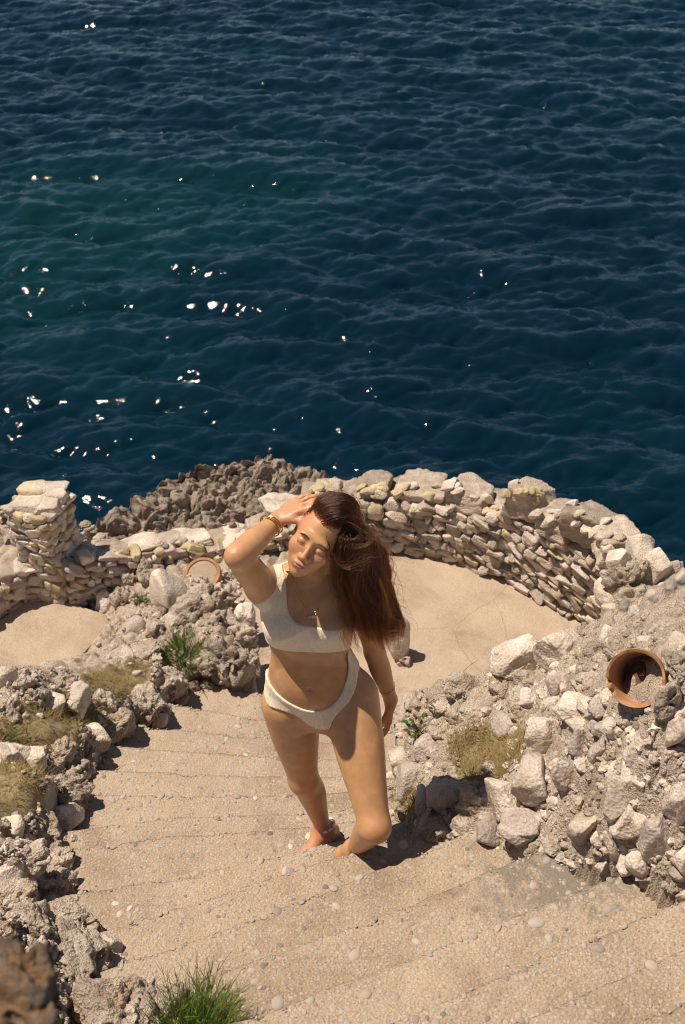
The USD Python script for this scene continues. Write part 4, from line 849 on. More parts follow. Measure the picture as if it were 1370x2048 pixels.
# leafy plant beside the hanging hand
def leafy(label, p, n, seed, size=(.018, .032)):
    rng = np.random.default_rng(seed); t = thing('leafy_plant', label, 'plant', p); br = []
    for i in range(n):
        a = rng.uniform(0, 6.28); h = rng.uniform(.03, .10); rr = rng.uniform(.01, .06); tip = p + [math.cos(a) * rr, math.sin(a) * rr, h]
        s = np.linspace(0, 1, 5)[:, None]; stem = p + (tip - p) * s + np.array([0, 0, .02]) * s * (1 - s) * 4
        br.append(tube(stem, .0014, .0009)); L = rng.uniform(*size); d = np.array([math.cos(a) * .7, math.sin(a) * .7, rng.uniform(.1, .9)]); d /= np.linalg.norm(d); sd = np.cross(d, [0, 0, 1]); sd /= np.linalg.norm(sd); up = np.cross(sd, d)
        tt = np.linspace(0, 1, 6); w = L * .30 * np.sin(np.pi * tt ** .8) + .0004
        c = tip + np.outer(tt * L, d) - np.outer(tt ** 2 * L * .25, up)
        v = np.empty((18, 3)); v[0::3] = c - sd * w[:, None] + up * (.25 * w)[:, None]; v[1::3] = c; v[2::3] = c + sd * w[:, None] + up * (.25 * w)[:, None]
        f = []
        for k in range(5):
            o = 3 * k; f += [[o, o + 1, o + 4], [o, o + 4, o + 3], [o + 1, o + 2, o + 5], [o + 1, o + 5, o + 4]]
        obj('leaf', (v, np.array(f)), M['green_leaf' if rng.random() < .65 else 'rust_stem'], t, smooth=True)
    obj('stems', cat_meshes(br), M['rust_stem'], t, kind='stuff')
    return t
c = hit(835, 1490); p0 = np.array([c[0], c[1], land_z(c[0], c[1])]); leafy('small leafy plant with glossy green and red leaves beside the hanging hand', p0, 34, 3)
c = hit(880, 1445); leafy('tiny yellow-green leafy sprig on the ridge right of the hanging hand', np.array([c[0], c[1], land_z(c[0], c[1])]), 12, 4, (.012, .02))
c = hit(880, 1415); st = c + np.outer(np.linspace(0, 1, 12), [.16, .12, .16]) + np.array([0, 0, .05]) * np.sin(np.linspace(0, 3.1, 12))[:, None]
tw = obj('dry_twig', tube(st, .0016, .0008, 4), M['rust_stem'], None, smooth=True); tag(tw, 'single dry bent stalk rising from the ridge in front of the landing', 'twig')
# ---------------------------------------------------------------- the person: one continuous body from blended round shapes
from scipy.interpolate import PchipInterpolator
def unit(v): v = np.asarray(v, float); return v / np.linalg.norm(v)
def smin(a, b, k):
    h = np.clip(.5 + .5 * (b - a) / k, 0, 1); return b * (1 - h) + a * h - k * h * (1 - h)
class Cone:
    def __init__(s, a, b, ra, rb, k=.02): s.a, s.b, s.ra, s.rb, s.k = np.asarray(a, float), np.asarray(b, float), ra, rb, k; s.c = (s.a + s.b) / 2; s.R = np.linalg.norm(s.a - s.b) / 2 + max(ra, rb)
    def f(s, p):
        ab = s.b - s.a; t = np.clip((p - s.a) @ ab / (ab @ ab), 0, 1); return np.linalg.norm(p - s.a - t[:, None] * ab, axis=1) - (s.ra + (s.rb - s.ra) * t)
class Ell:
    def __init__(s, c, r, axes=np.eye(3), k=.02): s.c, s.r, s.ax, s.k = np.asarray(c, float), np.asarray(r, float), np.asarray(axes, float), k; s.R = max(r)
    def f(s, p):
        q = (p - s.c) @ s.ax.T; k0 = np.linalg.norm(q / s.r, axis=1); k1 = np.linalg.norm(q / s.r ** 2, axis=1) + 1e-9; return k0 * (k0 - 1) / k1
class Cut(Ell): pass
class Limb:                              # tapering tube along a smooth line of (point, radius)
    def __init__(s, pts, k=.025, n=5):
        P = np.array([np.r_[np.asarray(a, float), r] for a, r in pts]); d = np.r_[0, np.cumsum(np.linalg.norm(np.diff(P[:, :3], axis=0), axis=1))]
        s.F = PchipInterpolator(d, P); s.t = np.unique(np.concatenate([np.linspace(d[i], d[i + 1], n) for i in range(len(d) - 1)])); s.q = s.F(s.t)
        s.k = k; lo, hi = s.q[:, :3].min(0), s.q[:, :3].max(0); s.c = (lo + hi) / 2; s.R = np.linalg.norm(hi - lo) / 2 + s.q[:, 3].max()
    def f(s, p):
        out = np.full(len(p), 9.); tt = np.zeros(len(p))
        for a, b, t0, t1 in zip(s.q[:-1], s.q[1:], s.t[:-1], s.t[1:]):
            ab = b[:3] - a[:3]; t = np.clip((p - a[:3]) @ ab / (ab @ ab), 0, 1); e = ((p - a[:3] - t[:, None] * ab) ** 2).sum(1); m = e < out; out[m] = e[m]; tt[m] = t0 + t[m] * (t1 - t0)
        c = s.F(tt); return np.sqrt(((p - c[:, :3]) ** 2).sum(1)) - c[:, 3]
RH, LH = np.array([-.185, 2.78, .675]), np.array([.022, 2.755, .735])
RK, RA = np.array([-.142, 2.755, .285]), np.array([-.070, 2.806, -.068])
LK, LA = np.array([.108, 2.447, .414]), np.array([.040, 2.60, .085])
HC = (RH + LH) / 2; NB = np.array([-.082, 2.815, 1.20]); SPL = np.linalg.norm(NB - HC); SPW = (NB - HC) / SPL
RS, LS = np.array([-.258, 2.790, 1.185]), np.array([.066, 2.825, 1.105])
RE, RW = np.array([-.312, 2.654, 1.415]), np.array([-.200, 2.822, 1.425])
LE, LW = np.array([.110, 2.865, .820]), np.array([.172, 2.875, .575])
def latax(t):                            # lateral axis of the torso (to her left) from the hips to the shoulders
    a, b = unit(LH - RH), unit(LS - RS); t = np.clip(t, 0, 1)[:, None]; l = a * (1 - t) + b * t
    l = l - (l @ SPW)[:, None] * SPW; return l / np.linalg.norm(l, axis=1)[:, None]
_ts = [-.25, -.12, 0, .12, .26, .42, .58, .74, .88, 1.0, 1.08]
_ta = PchipInterpolator(_ts, [.110, .150, .170, .166, .150, .130, .139, .150, .145, .105, .06])
_tb = PchipInterpolator(_ts, [.075, .098, .112, .106, .092, .082, .092, .100, .088, .064, .045])
_to = PchipInterpolator(_ts, [.0, -.006, -.008, -.002, .006, .010, .008, .004, -.006, -.012, -.012])    # towards the front
_tx = PchipInterpolator(_ts, [0, 0, 0, -.006, -.016, -.026, -.030, -.030, -.020, -.006, 0])
def torso_uvt(p):
    t = (p - HC) @ SPW / SPL; l = latax(t); fr = np.cross(l, SPW); tc = np.clip(t, -.25, 1.08)
    c = HC + np.outer(t * SPL, SPW); q = p - c - _tx(tc)[:, None] * np.array([1., 0, 0])
    return (q * l).sum(1), (q * fr).sum(1) - _to(tc), t
class Torso:
    k = .02; c = (HC + NB) / 2; R = .42
    def f(s, p):
        u, v, t = torso_uvt(p); tc = np.clip(t, -.25, 1.08); a, b = _ta(tc), _tb(tc); n = 2.35
        rho = ((np.abs(u) / a) ** n + (np.abs(v) / b) ** n) ** (1 / n)
        d = (rho - 1) * np.minimum(a, b) * .95
        return np.maximum(d, np.maximum((-.2 - t), (t - 1.04)) * SPL)
LAT0, LAT1 = unit(LH - RH), unit(LS - RS)
def tp(u, v, t):                         # torso coordinates -> world
    l = latax(np.array([t]))[0]; return HC + t * SPL * SPW + l * u + np.cross(l, SPW) * (v + float(_to(np.clip(t, -.25, 1.08)))) + np.array([float(_tx(np.clip(t, -.25, 1.08))), 0, 0])
FRONT = unit(np.cross(latax(np.array([.5]))[0], SPW))
# head frame: seen from above, tipped towards her left shoulder, face a little down from the line of sight
EYE = WY(621, 1092, 2.705)
_b = unit(CAM - EYE); _up = unit(UPV - (UPV @ _b) * _b); _rt = unit(np.cross(_up, _b))
ROLL, NOD, YAW = math.radians(31), math.radians(21), math.radians(-4)
_a = unit(math.sin(ROLL) * _rt + math.cos(ROLL) * _up)
HN, HU = math.cos(NOD) * _b - math.sin(NOD) * _a, math.cos(NOD) * _a + math.sin(NOD) * _b
HS = np.cross(HU, HN)                    # to her left
HN, HS = math.cos(YAW) * HN + math.sin(YAW) * HS, math.cos(YAW) * HS - math.sin(YAW) * HN
HAX = np.stack([HS, HU, HN]); HO = EYE - .084 * HN
def hp(s, u, n): return HO + s * HS + u * HU + n * HN
def hand(w, fwd, nrm, side, curl, spread, thumb_out, length=.170, root=None):
    """Palm and five fingers: w wrist, fwd along the hand, nrm out of the palm, side towards the thumb."""
    fwd = unit(fwd); nrm = unit(nrm - (nrm @ fwd) * fwd); th = unit(side - (side @ fwd) * fwd - (side @ nrm) * nrm); o = []
    pl = length * .50
    for s in (-.030, -.010, .010, .030): o.append(Cone(w + fwd * .012 + th * s * .55, w + fwd * pl * (1 - .10 * abs(s - .008) / .03) + th * s, .0135, .0115, .012))
    for i, (s, L) in enumerate([(.031, .070), (.011, .078), (-.010, .072), (-.030, .057)]):
        base = w + fwd * pl * (1 - .10 * abs(s - .008) / .03) + th * s; d = unit(fwd + th * spread * s * 14); c = curl[i]; ls = [.46, .30, .24]; rs = [.0088, .0080, .0072, .0060]; p = base
        for j in range(3):
            ang = c * (.6, 1.0, .8)[j]; d = unit(d * math.cos(ang) + nrm * math.sin(ang)); q = p + d * L * ls[j]; o.append(Cone(p, q, rs[j], rs[j + 1], .004)); p = q
    b0 = w + fwd * .022 + th * .024; d = unit(fwd * .72 + th * thumb_out + nrm * .35); p1 = b0 + d * .036; d2 = unit(d + fwd * .35 + nrm * .15); p2 = p1 + d2 * .030; p3 = p2 + unit(d2 + fwd * .2) * .024
    o += [Cone(b0, p1, .0145, .0105, .012), Cone(p1, p2, .0102, .0090, .004), Cone(p2, p3, .0090, .0068, .004)]
    return o
def lerp(a, b, t): return np.asarray(a) * (1 - t) + np.asarray(b) * t
def foot(A, d, floor):
    d = unit(np.array([*d, 0.])); s = np.array([d[1], -d[0], 0]); g = floor + .004
    heel = np.array([*(A[:2] - d[:2] * .038), g + .030]); ball = np.array([*(A[:2] + d[:2] * .120), g + .020]); o = [Cone(A, heel, .033, .030, .03), Cone(A + d * .01, ball, .036, .020, .03)]
    o += [Cone(heel, ball + s * .020, .028, .017, .02), Cone(heel, ball - s * .022, .026, .016, .02)]
    for i, (q, L, r) in enumerate([(.030, .050, .012), (.012, .046, .0085), (-.003, .041, .008), (-.017, .036, .0076), (-.030, .030, .007)]):
        b = ball + s * q * sgn_foot - d * .008 * i; b[2] = g + r + .003; e = b + d * L; e[2] = g + r; o.append(Cone(b, e, r * 1.15, r, .006))
    return o
def limb(pts, k=.025): return [Limb(pts, k)]
TORSO = [Torso(), Ell(tp(-.068, .070, .715), (.062, .052, .060), np.stack([LAT1, FRONT, SPW]), .03), Ell(tp(.068, .070, .705), (.062, .052, .060), np.stack([LAT1, FRONT, SPW]), .03),
         Ell(tp(-.075, -.075, -.05), (.088, .075, .095), np.stack([LAT0, FRONT, SPW]), .03), Ell(tp(.075, -.075, -.05), (.088, .075, .095), np.stack([LAT0, FRONT, SPW]), .03),
         Ell(tp(0, .052, .16), (.085, .050, .085), np.stack([LAT0, FRONT, SPW]), .05),
         Cone(tp(0, -.02, .98), lerp(NB, RS, .86) + [0, 0, .012], .052, .040, .04), Cone(tp(0, -.02, .98), lerp(NB, LS, .86) + [0, 0, .012], .052, .040, .04), Ell(RS, (.052, .05, .052), k=.04), Ell(LS, (.050, .05, .054), k=.04),
         Cone(tp(-.07, .03, .86), RS + [.02, -.01, -.03], .045, .036, .04), Cone(tp(.07, .03, .86), LS + [-.02, 0, -.03], .045, .036, .04)]
sgn_foot = 1
def thigh(H, K, side):
    ax = unit(K - H); return limb([(H + ax * .02 + np.array([side * .002, 0, 0]), .096), (lerp(H, K, .38), .087), (lerp(H, K, .75), .065), (K, .052)], .035)
LEGS = thigh(RH, RK, -1) + thigh(LH, LK, 1)
def calf(K, A, back, fr): return limb([(K, .050), (lerp(K, A, .28) + back * .020, .054), (lerp(K, A, .62) + back * .010, .040), (lerp(K, A, .9), .030), (A, .031)], .03) + [Ell(K + fr * .024, (.026, .022, .032), k=.025), Cone(lerp(K, A, .12) + fr * .022, lerp(K, A, .8) + fr * .006, .022, .018, .025)]
LEGS += calf(RK, RA, np.array([0.15, 1, 0.]), np.array([-.1, -1, 0.1])) + calf(LK, LA, unit([.1, .85, -.5]), unit([.05, -.9, .35]))
LEGS += [Ell(RA + [.028, .004, .006], (.012, .012, .014), k=.015), Ell(RA + [-.028, .004, .0], (.012, .012, .014), k=.015)]
sgn_foot = -1; LEGS += foot(RA, (-.62, -.78), -RISE)
sgn_foot = 1; LEGS += foot(LA, (.80, -.42), 0.0)
ARMS = limb([(RS, .050), (lerp(RS, RE, .45), .049), (RE, .036)], .03) + limb([(RE, .036), (lerp(RE, RW, .30), .041), (lerp(RE, RW, .75), .030), (RW, .024)], .02)
ARMS += limb([(LS, .046), (lerp(LS, LE, .45), .043), (LE, .034)], .03) + limb([(LE, .034), (lerp(LE, LW, .28), .038), (lerp(LE, LW, .75), .028), (LW, .023)], .02)
ARMS += [Ell(RE + unit(RE - lerp(RS, RW, .5)) * .014, (.024, .024, .024), k=.02)]
HTOP = WY(634, 986, 2.865)
HANDS = hand(RW, HTOP - RW, np.array([.25, .05, -1.]), np.array([.1, -1, -.35]), (.28, .25, .25, .30), .04, .45) + [Cone(RW, RW + unit(HTOP - RW) * .02, .023, .018, .015)]
HANDS += hand(LW, np.array([-.03, -.10, -1.]), np.array([-.95, .1, .1]), np.array([-.2, -1, .1]), (.22, .32, .42, .5), .10, .35) + [Cone(LW, LW + [0, -.002, -.02], .022, .018, .015)]
NK0 = tp(0, -.03, .96); NK1 = hp(0, -.045, -.035)
HEAD = [Cone(NK0, NK1, .058, .052, .03), Cone(lerp(NK0, NK1, .1) + FRONT * .012, lerp(NK0, NK1, .95) + FRONT * .012, .045, .046, .02),
        Ell(hp(0, .036, -.022), (.074, .088, .094), HAX, .02), Ell(hp(0, -.030, .024), (.060, .078, .058), HAX, .03), Ell(hp(0, -.070, .036), (.046, .042, .044), HAX, .025), Ell(hp(0, -.104, .060), (.018, .014, .016), HAX, .025),
        Ell(hp(-.040, -.028, .056), (.024, .024, .022), HAX, .025), Ell(hp(.040, -.028, .056), (.024, .024, .022), HAX, .025), Ell(hp(-.024, .021, .075), (.026, .010, .012), HAX, .016), Ell(hp(.024, .021, .075), (.026, .010, .012), HAX, .016),
        Cut(hp(-.031, -.001, .094), (.019, .0125, .013), HAX, .012), Cut(hp(.031, -.001, .094), (.019, .0125, .013), HAX, .012),
        Ell(hp(-.031, -.002, .069), (.0165, .0115, .0150), HAX, .004), Ell(hp(.031, -.002, .069), (.0165, .0115, .0150), HAX, .004),
        Cone(hp(0, .010, .080), hp(0, -.036, .101), .0070, .0085, .010), Ell(hp(0, -.039, .101), (.0105, .0085, .0095), HAX, .006), Ell(hp(-.0115, -.043, .090), (.0075, .0065, .009), HAX, .006), Ell(hp(.0115, -.043, .090), (.0075, .0065, .009), HAX, .006),
        Ell(hp(0, -.066, .079), (.026, .016, .012), HAX, .014), Ell(hp(-.006, -.0645, .0895), (.014, .0052, .0070), HAX, .003), Ell(hp(.006, -.0645, .0895), (.014, .0052, .0070), HAX, .003), Ell(hp(0, -.0745, .0880), (.0165, .0062, .0078), HAX, .003),
        Cut(hp(0, -.0695, .0965), (.023, .0016, .008), HAX, .002),
        Ell(hp(-.072, -.008, -.016), (.007, .026, .015), HAX, .006), Ell(hp(.074, -.008, -.012), (.010, .030, .018), HAX, .006)]
NAVEL = tp(-.004, .098, .235)
BODY = TORSO + LEGS + ARMS + HANDS + HEAD
def field(p, prims, base=None):
    d = np.full(len(p), .25) if base is None else base
    for s in prims:
        m = np.flatnonzero(((p - s.c) ** 2).sum(1) < (s.R + .06) ** 2)
        if not len(m): continue
        q = s.f(p[m]); d[m] = -smin(-d[m], q, s.k) if isinstance(s, Cut) else smin(d[m], q, s.k)
    return d
def crease(p, d):                       # navel, collar bones, ribs' soft line, groin
    for c, r, a in ((NAVEL, .010, .009),):
        q = ((p - c) ** 2).sum(1); d = d + a * np.exp(-q / (2 * (r * .6) ** 2))
    return d
def body_field(p): return crease(p, field(p, BODY))
def surface(fn, lo, hi, vox, blk=8, wide=False):
    """Surface nets on the blocks of a lattice that the surface passes through."""
    lo, hi = np.asarray(lo, float), np.asarray(hi, float); B = vox * blk; nb = np.ceil((hi - lo) / B).astype(int)
    g = np.stack(np.meshgrid(*[np.arange(n) for n in nb], indexing='ij'), -1).reshape(-1, 3)
    d = fn(lo + (g + .5) * B); on = np.abs(d) < B * 1.35
    if wide:
        from scipy.ndimage import binary_dilation
        on = binary_dilation(on.reshape(nb), np.ones((3, 3, 3))).ravel()
    g = g[on]
    k = np.stack(np.meshgrid(*[np.arange(blk + 1)] * 3, indexing='ij'), -1)
    pts = (g[:, None, None, None] * blk + k[None]).reshape(-1, 3)
    val = np.concatenate([fn(lo + q * vox) for q in np.array_split(pts, max(1, len(pts) // 400000))]).reshape(len(g), blk + 1, blk + 1, blk + 1)
    cor = [(a, b, c) for a in (0, 1) for b in (0, 1) for c in (0, 1)]
    C = np.stack([val[:, a:a + blk, b:b + blk, c:c + blk] for a, b, c in cor], -1)
    cell = (g[:, None, None, None] * blk + np.stack(np.meshgrid(*[np.arange(blk)] * 3, indexing='ij'), -1)[None])
    neg = C < 0; act = neg.any(-1) & ~neg.all(-1); C, cell = C[act], cell[act]
    acc, cnt = np.zeros((len(C), 3)), np.zeros(len(C))
    for i in range(8):
        for j in range(i + 1, 8):
            if sum(x != y for x, y in zip(cor[i], cor[j])) != 1: continue
            m = (C[:, i] < 0) != (C[:, j] < 0); t = C[m, i] / (C[m, i] - C[m, j]); a, b = np.array(cor[i], float), np.array(cor[j], float)
            acc[m] += a + t[:, None] * (b - a); cnt[m] += 1
    v = lo + (cell + acc / cnt[:, None]) * vox
    N = nb * blk + 2; key = (cell[:, 0] * N[1] + cell[:, 1]) * N[2] + cell[:, 2]; order = np.argsort(key); sk = key[order]
    def look(c):
        q = (c[:, 0] * N[1] + c[:, 1]) * N[2] + c[:, 2]; i = np.clip(np.searchsorted(sk, q), 0, len(sk) - 1); return np.where(sk[i] == q, order[i], -1)
    faces = []
    for ax in range(3):
        o = [0, 0, 0]; o[ax] = 1; j = cor.index(tuple(o)); m = (C[:, 0] < 0) != (C[:, j] < 0); c = cell[m]; s = C[m, 0] < 0
        b, e = np.zeros(3, int), np.zeros(3, int); b[(ax + 1) % 3] = 1; e[(ax + 2) % 3] = 1
        q = np.stack([look(c), look(c - b), look(c - b - e), look(c - e)], 1); ok = (q >= 0).all(1); q, s = q[ok], s[ok]
        q = np.where(s[:, None], q, q[:, ::-1]); faces += [q[:, [0, 1, 2]], q[:, [0, 2, 3]]]
    f = np.vstack(faces)
    e = .0010; d0 = fn(v); gr = np.stack([fn(v + np.eye(3)[i] * e) - d0 for i in range(3)], 1) / e; gl = np.maximum((gr ** 2).sum(1), .15)
    v = v - np.clip(d0 / gl, -vox * .5, vox * .5)[:, None] * gr * .8
    return v, f
def smooth_mesh(v, f, n, lam=.5):
    from scipy.sparse import coo_matrix
    e = np.vstack([f[:, [0, 1]], f[:, [1, 2]], f[:, [2, 0]]]); e = np.vstack([e, e[:, ::-1]]); A = coo_matrix((np.ones(len(e)), (e[:, 0], e[:, 1])), (len(v),) * 2).tocsr(); A.data[:] = 1; deg = np.maximum(np.asarray(A.sum(1)).ravel(), 1)
    for i in range(n): v = v + lam * (A @ v / deg[:, None] - v)
    return v
person = thing('person', 'barefoot person in cream bikini stepping up, one hand on the head, long brown hair', 'person', (-.02, 2.7, 0))
def skin_material(name, c, c2, rough=.43):
    return mat(name, {'g': ('geometry', {}), 'n': ('noise_texture', {'scale': 22, 'detail': 6, 'roughness': .65}), 'r': ('rgb_ramp', {'ramp': [(.32, tuple(np.array(c) * .90)), (.5, c), (.68, c2)]}), 'f': ('noise_texture', {'scale': 420, 'detail': 3, 'roughness': .6}), 'bp': ('bump', {'strength': .22, 'distance': .003}),
                      'bl': ('attribute', {'attribute': 'flush'}), 'mx': ('mix_color', {'b': (.50, .17, .115)}), 'p': ('principled_bsdf', {'roughness': rough, 'specular_ior_level': .45, 'subsurface_weight': .12, 'subsurface_radius': (1, .35, .2), 'subsurface_scale': .006})},
               [('g.position', 'n.vector'), ('g.position', 'f.vector'), ('n.fac', 'r.fac'), ('r.color', 'mx.a'), ('bl.fac', 'mx.fac'), ('mx.result', 'p.base_color'), ('f.fac', 'bp.height'), ('bp.normal', 'p.normal')])
M['skin'] = skin_material('skin', (.46, .245, .115), (.53, .295, .145))
def build_body():
    v, f = surface(body_field, (-.42, 2.28, -.17), (.30, 3.06, 1.62), .0039)
    w = smooth_mesh(v, f, 6, .5); k = sstep(.95, .80, v[:, 2]) * sstep(.17, .21, np.linalg.norm(v - LW - [0, 0, -.08], axis=1)) * sstep(.02, .06, v[:, 2] + (v[:, 1] > 2.68) * .13); v = smooth_mesh(v, f, 1, .4) * (1 - k[:, None]) + w * k[:, None]
    fl = np.zeros(len(v))
    for c, r, a in ((hp(-.040, -.026, .075), .020, .55), (hp(.040, -.026, .075), .020, .55), (hp(0, -.036, .106), .012, .4), (RE, .03, .25), (LK + unit([0, -1, .4]) * .04, .045, .25), (RK + [0, -.05, 0], .04, .2)):
        fl = np.maximum(fl, a * np.exp(-((v - c) ** 2).sum(1) / (2 * r * r)))
    for A in (RA, LA): fl = np.maximum(fl, .35 * sstep(.02, -.06, v[:, 2] - A[2]))
    for Wp in (RW, LW): fl = np.maximum(fl, .30 * sstep(.16, .08, np.linalg.norm(v - Wp - (unit(HTOP - RW) * .1 if Wp is RW else np.array([0, 0, -.1])), axis=1)))
    p = obj('body', (v, f), M['skin'], person, smooth=True)
    UsdGeom.PrimvarsAPI(UsdGeom.Mesh(p)).CreatePrimvar('flush', Sdf.ValueTypeNames.FloatArray, 'vertex').Set(Vt.FloatArray.FromNumpy(fl.astype(np.float32)))
    return v, f
BV, BF = build_body()
# ---------------------------------------------------------------- bikini, cut from the body's own shape
def cloth_material(name, c, scale):
    return mat(name, {'g': ('geometry', {}), 'map': ('mapping', {'scale': (scale, scale, scale * .35)}), 'n': ('noise_texture', {'scale': 1, 'detail': 4, 'roughness': .6, 'distortion': .6}), 'f': ('noise_texture', {'scale': 700, 'detail': 2}), 'r': ('rgb_ramp', {'ramp': [(.3, tuple(np.array(c) * .86)), (.6, c)]}),
                      'b1': ('bump', {'strength': .6, 'distance': .006}), 'b2': ('bump', {'strength': .25, 'distance': .002}), 'p': ('principled_bsdf', {'roughness': .9, 'specular_ior_level': .15, 'sheen_weight': .2})},
               [('g.position', 'map.vector'), ('map.vector', 'n.vector'), ('g.position', 'f.vector'), ('n.fac', 'r.fac'), ('r.color', 'p.base_color'), ('n.fac', 'b1.height'), ('f.fac', 'b2.height'), ('b1.normal', 'b2.normal'), ('b2.normal', 'p.normal')])
M['cream_cloth'] = cloth_material('cream_cloth', (.74, .62, .455), 130)
def poly_sd(pts, x, y):                 # signed distance to a polygon, negative inside
    pts = np.asarray(pts, float); d = np.full(len(x), 9.); ins = np.zeros(len(x), bool)
    for (x0, y0), (x1, y1) in zip(pts, np.roll(pts, -1, 0)):
        dx, dy = x1 - x0, y1 - y0; t = np.clip(((x - x0) * dx + (y - y0) * dy) / (dx * dx + dy * dy), 0, 1); d = np.minimum(d, np.hypot(x - x0 - t * dx, y - y0 - t * dy))
        c = (y0 > y) != (y1 > y); ins ^= c & (x < dx * (y - y0) / (dy if dy else 1e-9) + x0)
    return np.where(ins, -d, d)
def to_front(px):                        # photo points -> (u, t) on the skin of the torso
    out = []
    for q in px:
        d = ray(*q); s = np.linspace(3.2, 4.6, 500); p = CAM + s[:, None] * d; v = field(p, TORSO); i = np.argmax(v < .006) if (v < .006).any() else np.argmin(v)
        u, vv, t = torso_uvt(p[i:i + 1]); out.append((u[0], t[0] * SPL))
    return np.array(out)
def smooth_poly(p, n=4, it=2):
    p = np.asarray(p, float)
    for _ in range(it): p = np.stack([.75 * p + .25 * np.roll(p, -1, 0), .25 * p + .75 * np.roll(p, -1, 0)], 1).reshape(-1, 2)
    return p
TOP_PX = [(545, 1125), (566, 1122), (571, 1160), (573, 1205), (579, 1234), (600, 1252), (640, 1259), (688, 1258), (708, 1245), (713, 1205), (708, 1165), (728, 1160), (742, 1215), (728, 1262), (712, 1296), (690, 1301), (640, 1306), (580, 1303), (540, 1294), (512, 1280), (500, 1262), (496, 1212), (520, 1206), (541, 1188), (553, 1158)]
BOT_PX = [(516, 1345), (531, 1348), (537, 1366), (552, 1388), (580, 1409), (620, 1425), (655, 1419), (680, 1396), (694, 1360), (697, 1330), (692, 1306), (706, 1306), (716, 1335), (714, 1368), (702, 1394), (684, 1414), (668, 1432), (662, 1452), (640, 1462), (618, 1452), (597, 1433), (563, 1418), (536, 1400), (521, 1380)]
def build_bikini():
    top, bot = smooth_poly(to_front(TOP_PX)), smooth_poly(to_front(BOT_PX))
    fr = to_front([(555, 1124), (718, 1162), (640, 1306), (640, 1259), (540, 1380), (700, 1330)])
    def soft_max(a, b, k): return -smin(-a, -b, k)
    def top_field(p):
        u, v, t = torso_uvt(p); h = t * SPL; d = field(p, TORSO) - .0044 - .0008 * (fbm(p / .02, 2, 5) - .5)
        reg = np.where(v > -.015, poly_sd(top, u, h), 9.)
        hem, nk = fr[2, 1], fr[3, 1]
        reg = np.minimum(reg, np.where(v <= .03, np.maximum(np.abs(h - (hem + .035)) - .030, v - .02), 9.))
        for us in (fr[0, 0], fr[1, 0]): reg = np.minimum(reg, np.maximum(np.abs(u - us) - .014, np.maximum(fr[0, 1] - .05 - h if us == fr[0, 0] else fr[1, 1] - .03 - h, -.13 - v)))
        for us in (fr[0, 0], fr[1, 0]): reg = np.minimum(reg, np.maximum(np.maximum(np.abs(u - us * .8) - .016, v + .02), hem + .03 - h))
        return soft_max(d, reg, .004)
    v, f = surface(top_field, tp(0, 0, .45) - [.32, .24, .06], tp(0, 0, 1.05) + [.30, .24, .1], .0040, wide=True)
    obj('bikini_top', (v, f), M['cream_cloth'], person, smooth=True)
    LOWER = TORSO + LEGS
    ua, ub = fr[4], fr[5]
    def bot_field(p):
        u, v, t = torso_uvt(p); h = t * SPL; d = field(p, LOWER) - .0056 - .0018 * (fbm(p / .02, 3, 6) - .5)
        reg = np.where(v > -.01, poly_sd(bot, u, h), 9.)
        up = np.interp(u, [ua[0], ub[0]], [ua[1] + .02, ub[1] + .012]); lo = up - .055 - .75 * np.clip(.17 - np.abs(u + .01), 0, .2)
        reg = np.minimum(reg, np.where(v <= .02, np.maximum(np.maximum(h - up, lo - h), v - .015), 9.))
        return soft_max(d, reg, .005)
    v, f = surface(bot_field, HC - [.28, .24, .20], HC + [.28, .24, .30], .0040, wide=True)
    obj('bikini_bottom', (v, f), M['cream_cloth'], person, smooth=True)
build_bikini()
# ---------------------------------------------------------------- face details, jewellery
M['lips'] = skin_material('lips', (.36, .105, .075), (.42, .135, .10), .38)
M['brown_hair'] = mat('brown_hair', {'h': ('principled_hair_bsdf', {'model': 'Chiang', 'parametrization': 'Melanin concentration', 'melanin': .70, 'melanin_redness': .97, 'roughness': .32, 'radial_roughness': .4, 'random_color': .35, 'random': .5, 'ior': 1.5})}, [], surface='h.BSDF')
M['golden_hair'] = mat('golden_hair', {'h': ('principled_hair_bsdf', {'model': 'Chiang', 'parametrization': 'Melanin concentration', 'melanin': .50, 'melanin_redness': .75, 'roughness': .30, 'radial_roughness': .4, 'ior': 1.5})}, [], surface='h.BSDF')
M['hair_root'] = mat('hair_root', {'g': ('geometry', {}), 'mp': ('mapping', {'scale': (30, 30, 6)}), 'n': ('noise_texture', {'scale': 9, 'detail': 4}), 'r': ('rgb_ramp', {'ramp': [(.3, (.016, .007, .004)), (.7, (.05, .021, .010))]}), 'bp': ('bump', {'strength': .8, 'distance': .004}), 'p': ('principled_bsdf', {'roughness': .55})}, [('g.position', 'mp.vector'), ('mp.vector', 'n.vector'), ('n.fac', 'r.fac'), ('r.color', 'p.base_color'), ('n.fac', 'bp.height'), ('bp.normal', 'p.normal')])
M['brow_hair'] = mat('brow_hair', {'p': ('principled_bsdf', {'base_color': (.07, .034, .018), 'roughness': .6})}, [])
M['gold'] = mat('gold', {'p': ('principled_bsdf', {'base_color': (.72, .46, .14), 'metallic': 1.0, 'roughness': .28})}, [])
M['shell'] = mat('shell', {'p': ('principled_bsdf', {'base_color': (.80, .72, .58), 'roughness': .5})}, [])
M['silver'] = mat('silver', {'p': ('principled_bsdf', {'base_color': (.75, .70, .62), 'metallic': 1.0, 'roughness': .25})}, [])
def on_skin(p, out, lift=.001, prims=None):   # slide a point along out until it lies on the skin
    s = np.linspace(-.05, .08, 260); q = np.asarray(p) + s[:, None] * out; d = field(q, prims or (TORSO + HEAD + ARMS)); i = len(s) - 1 - np.argmax(d[::-1] < 0); return q[i] + out * lift
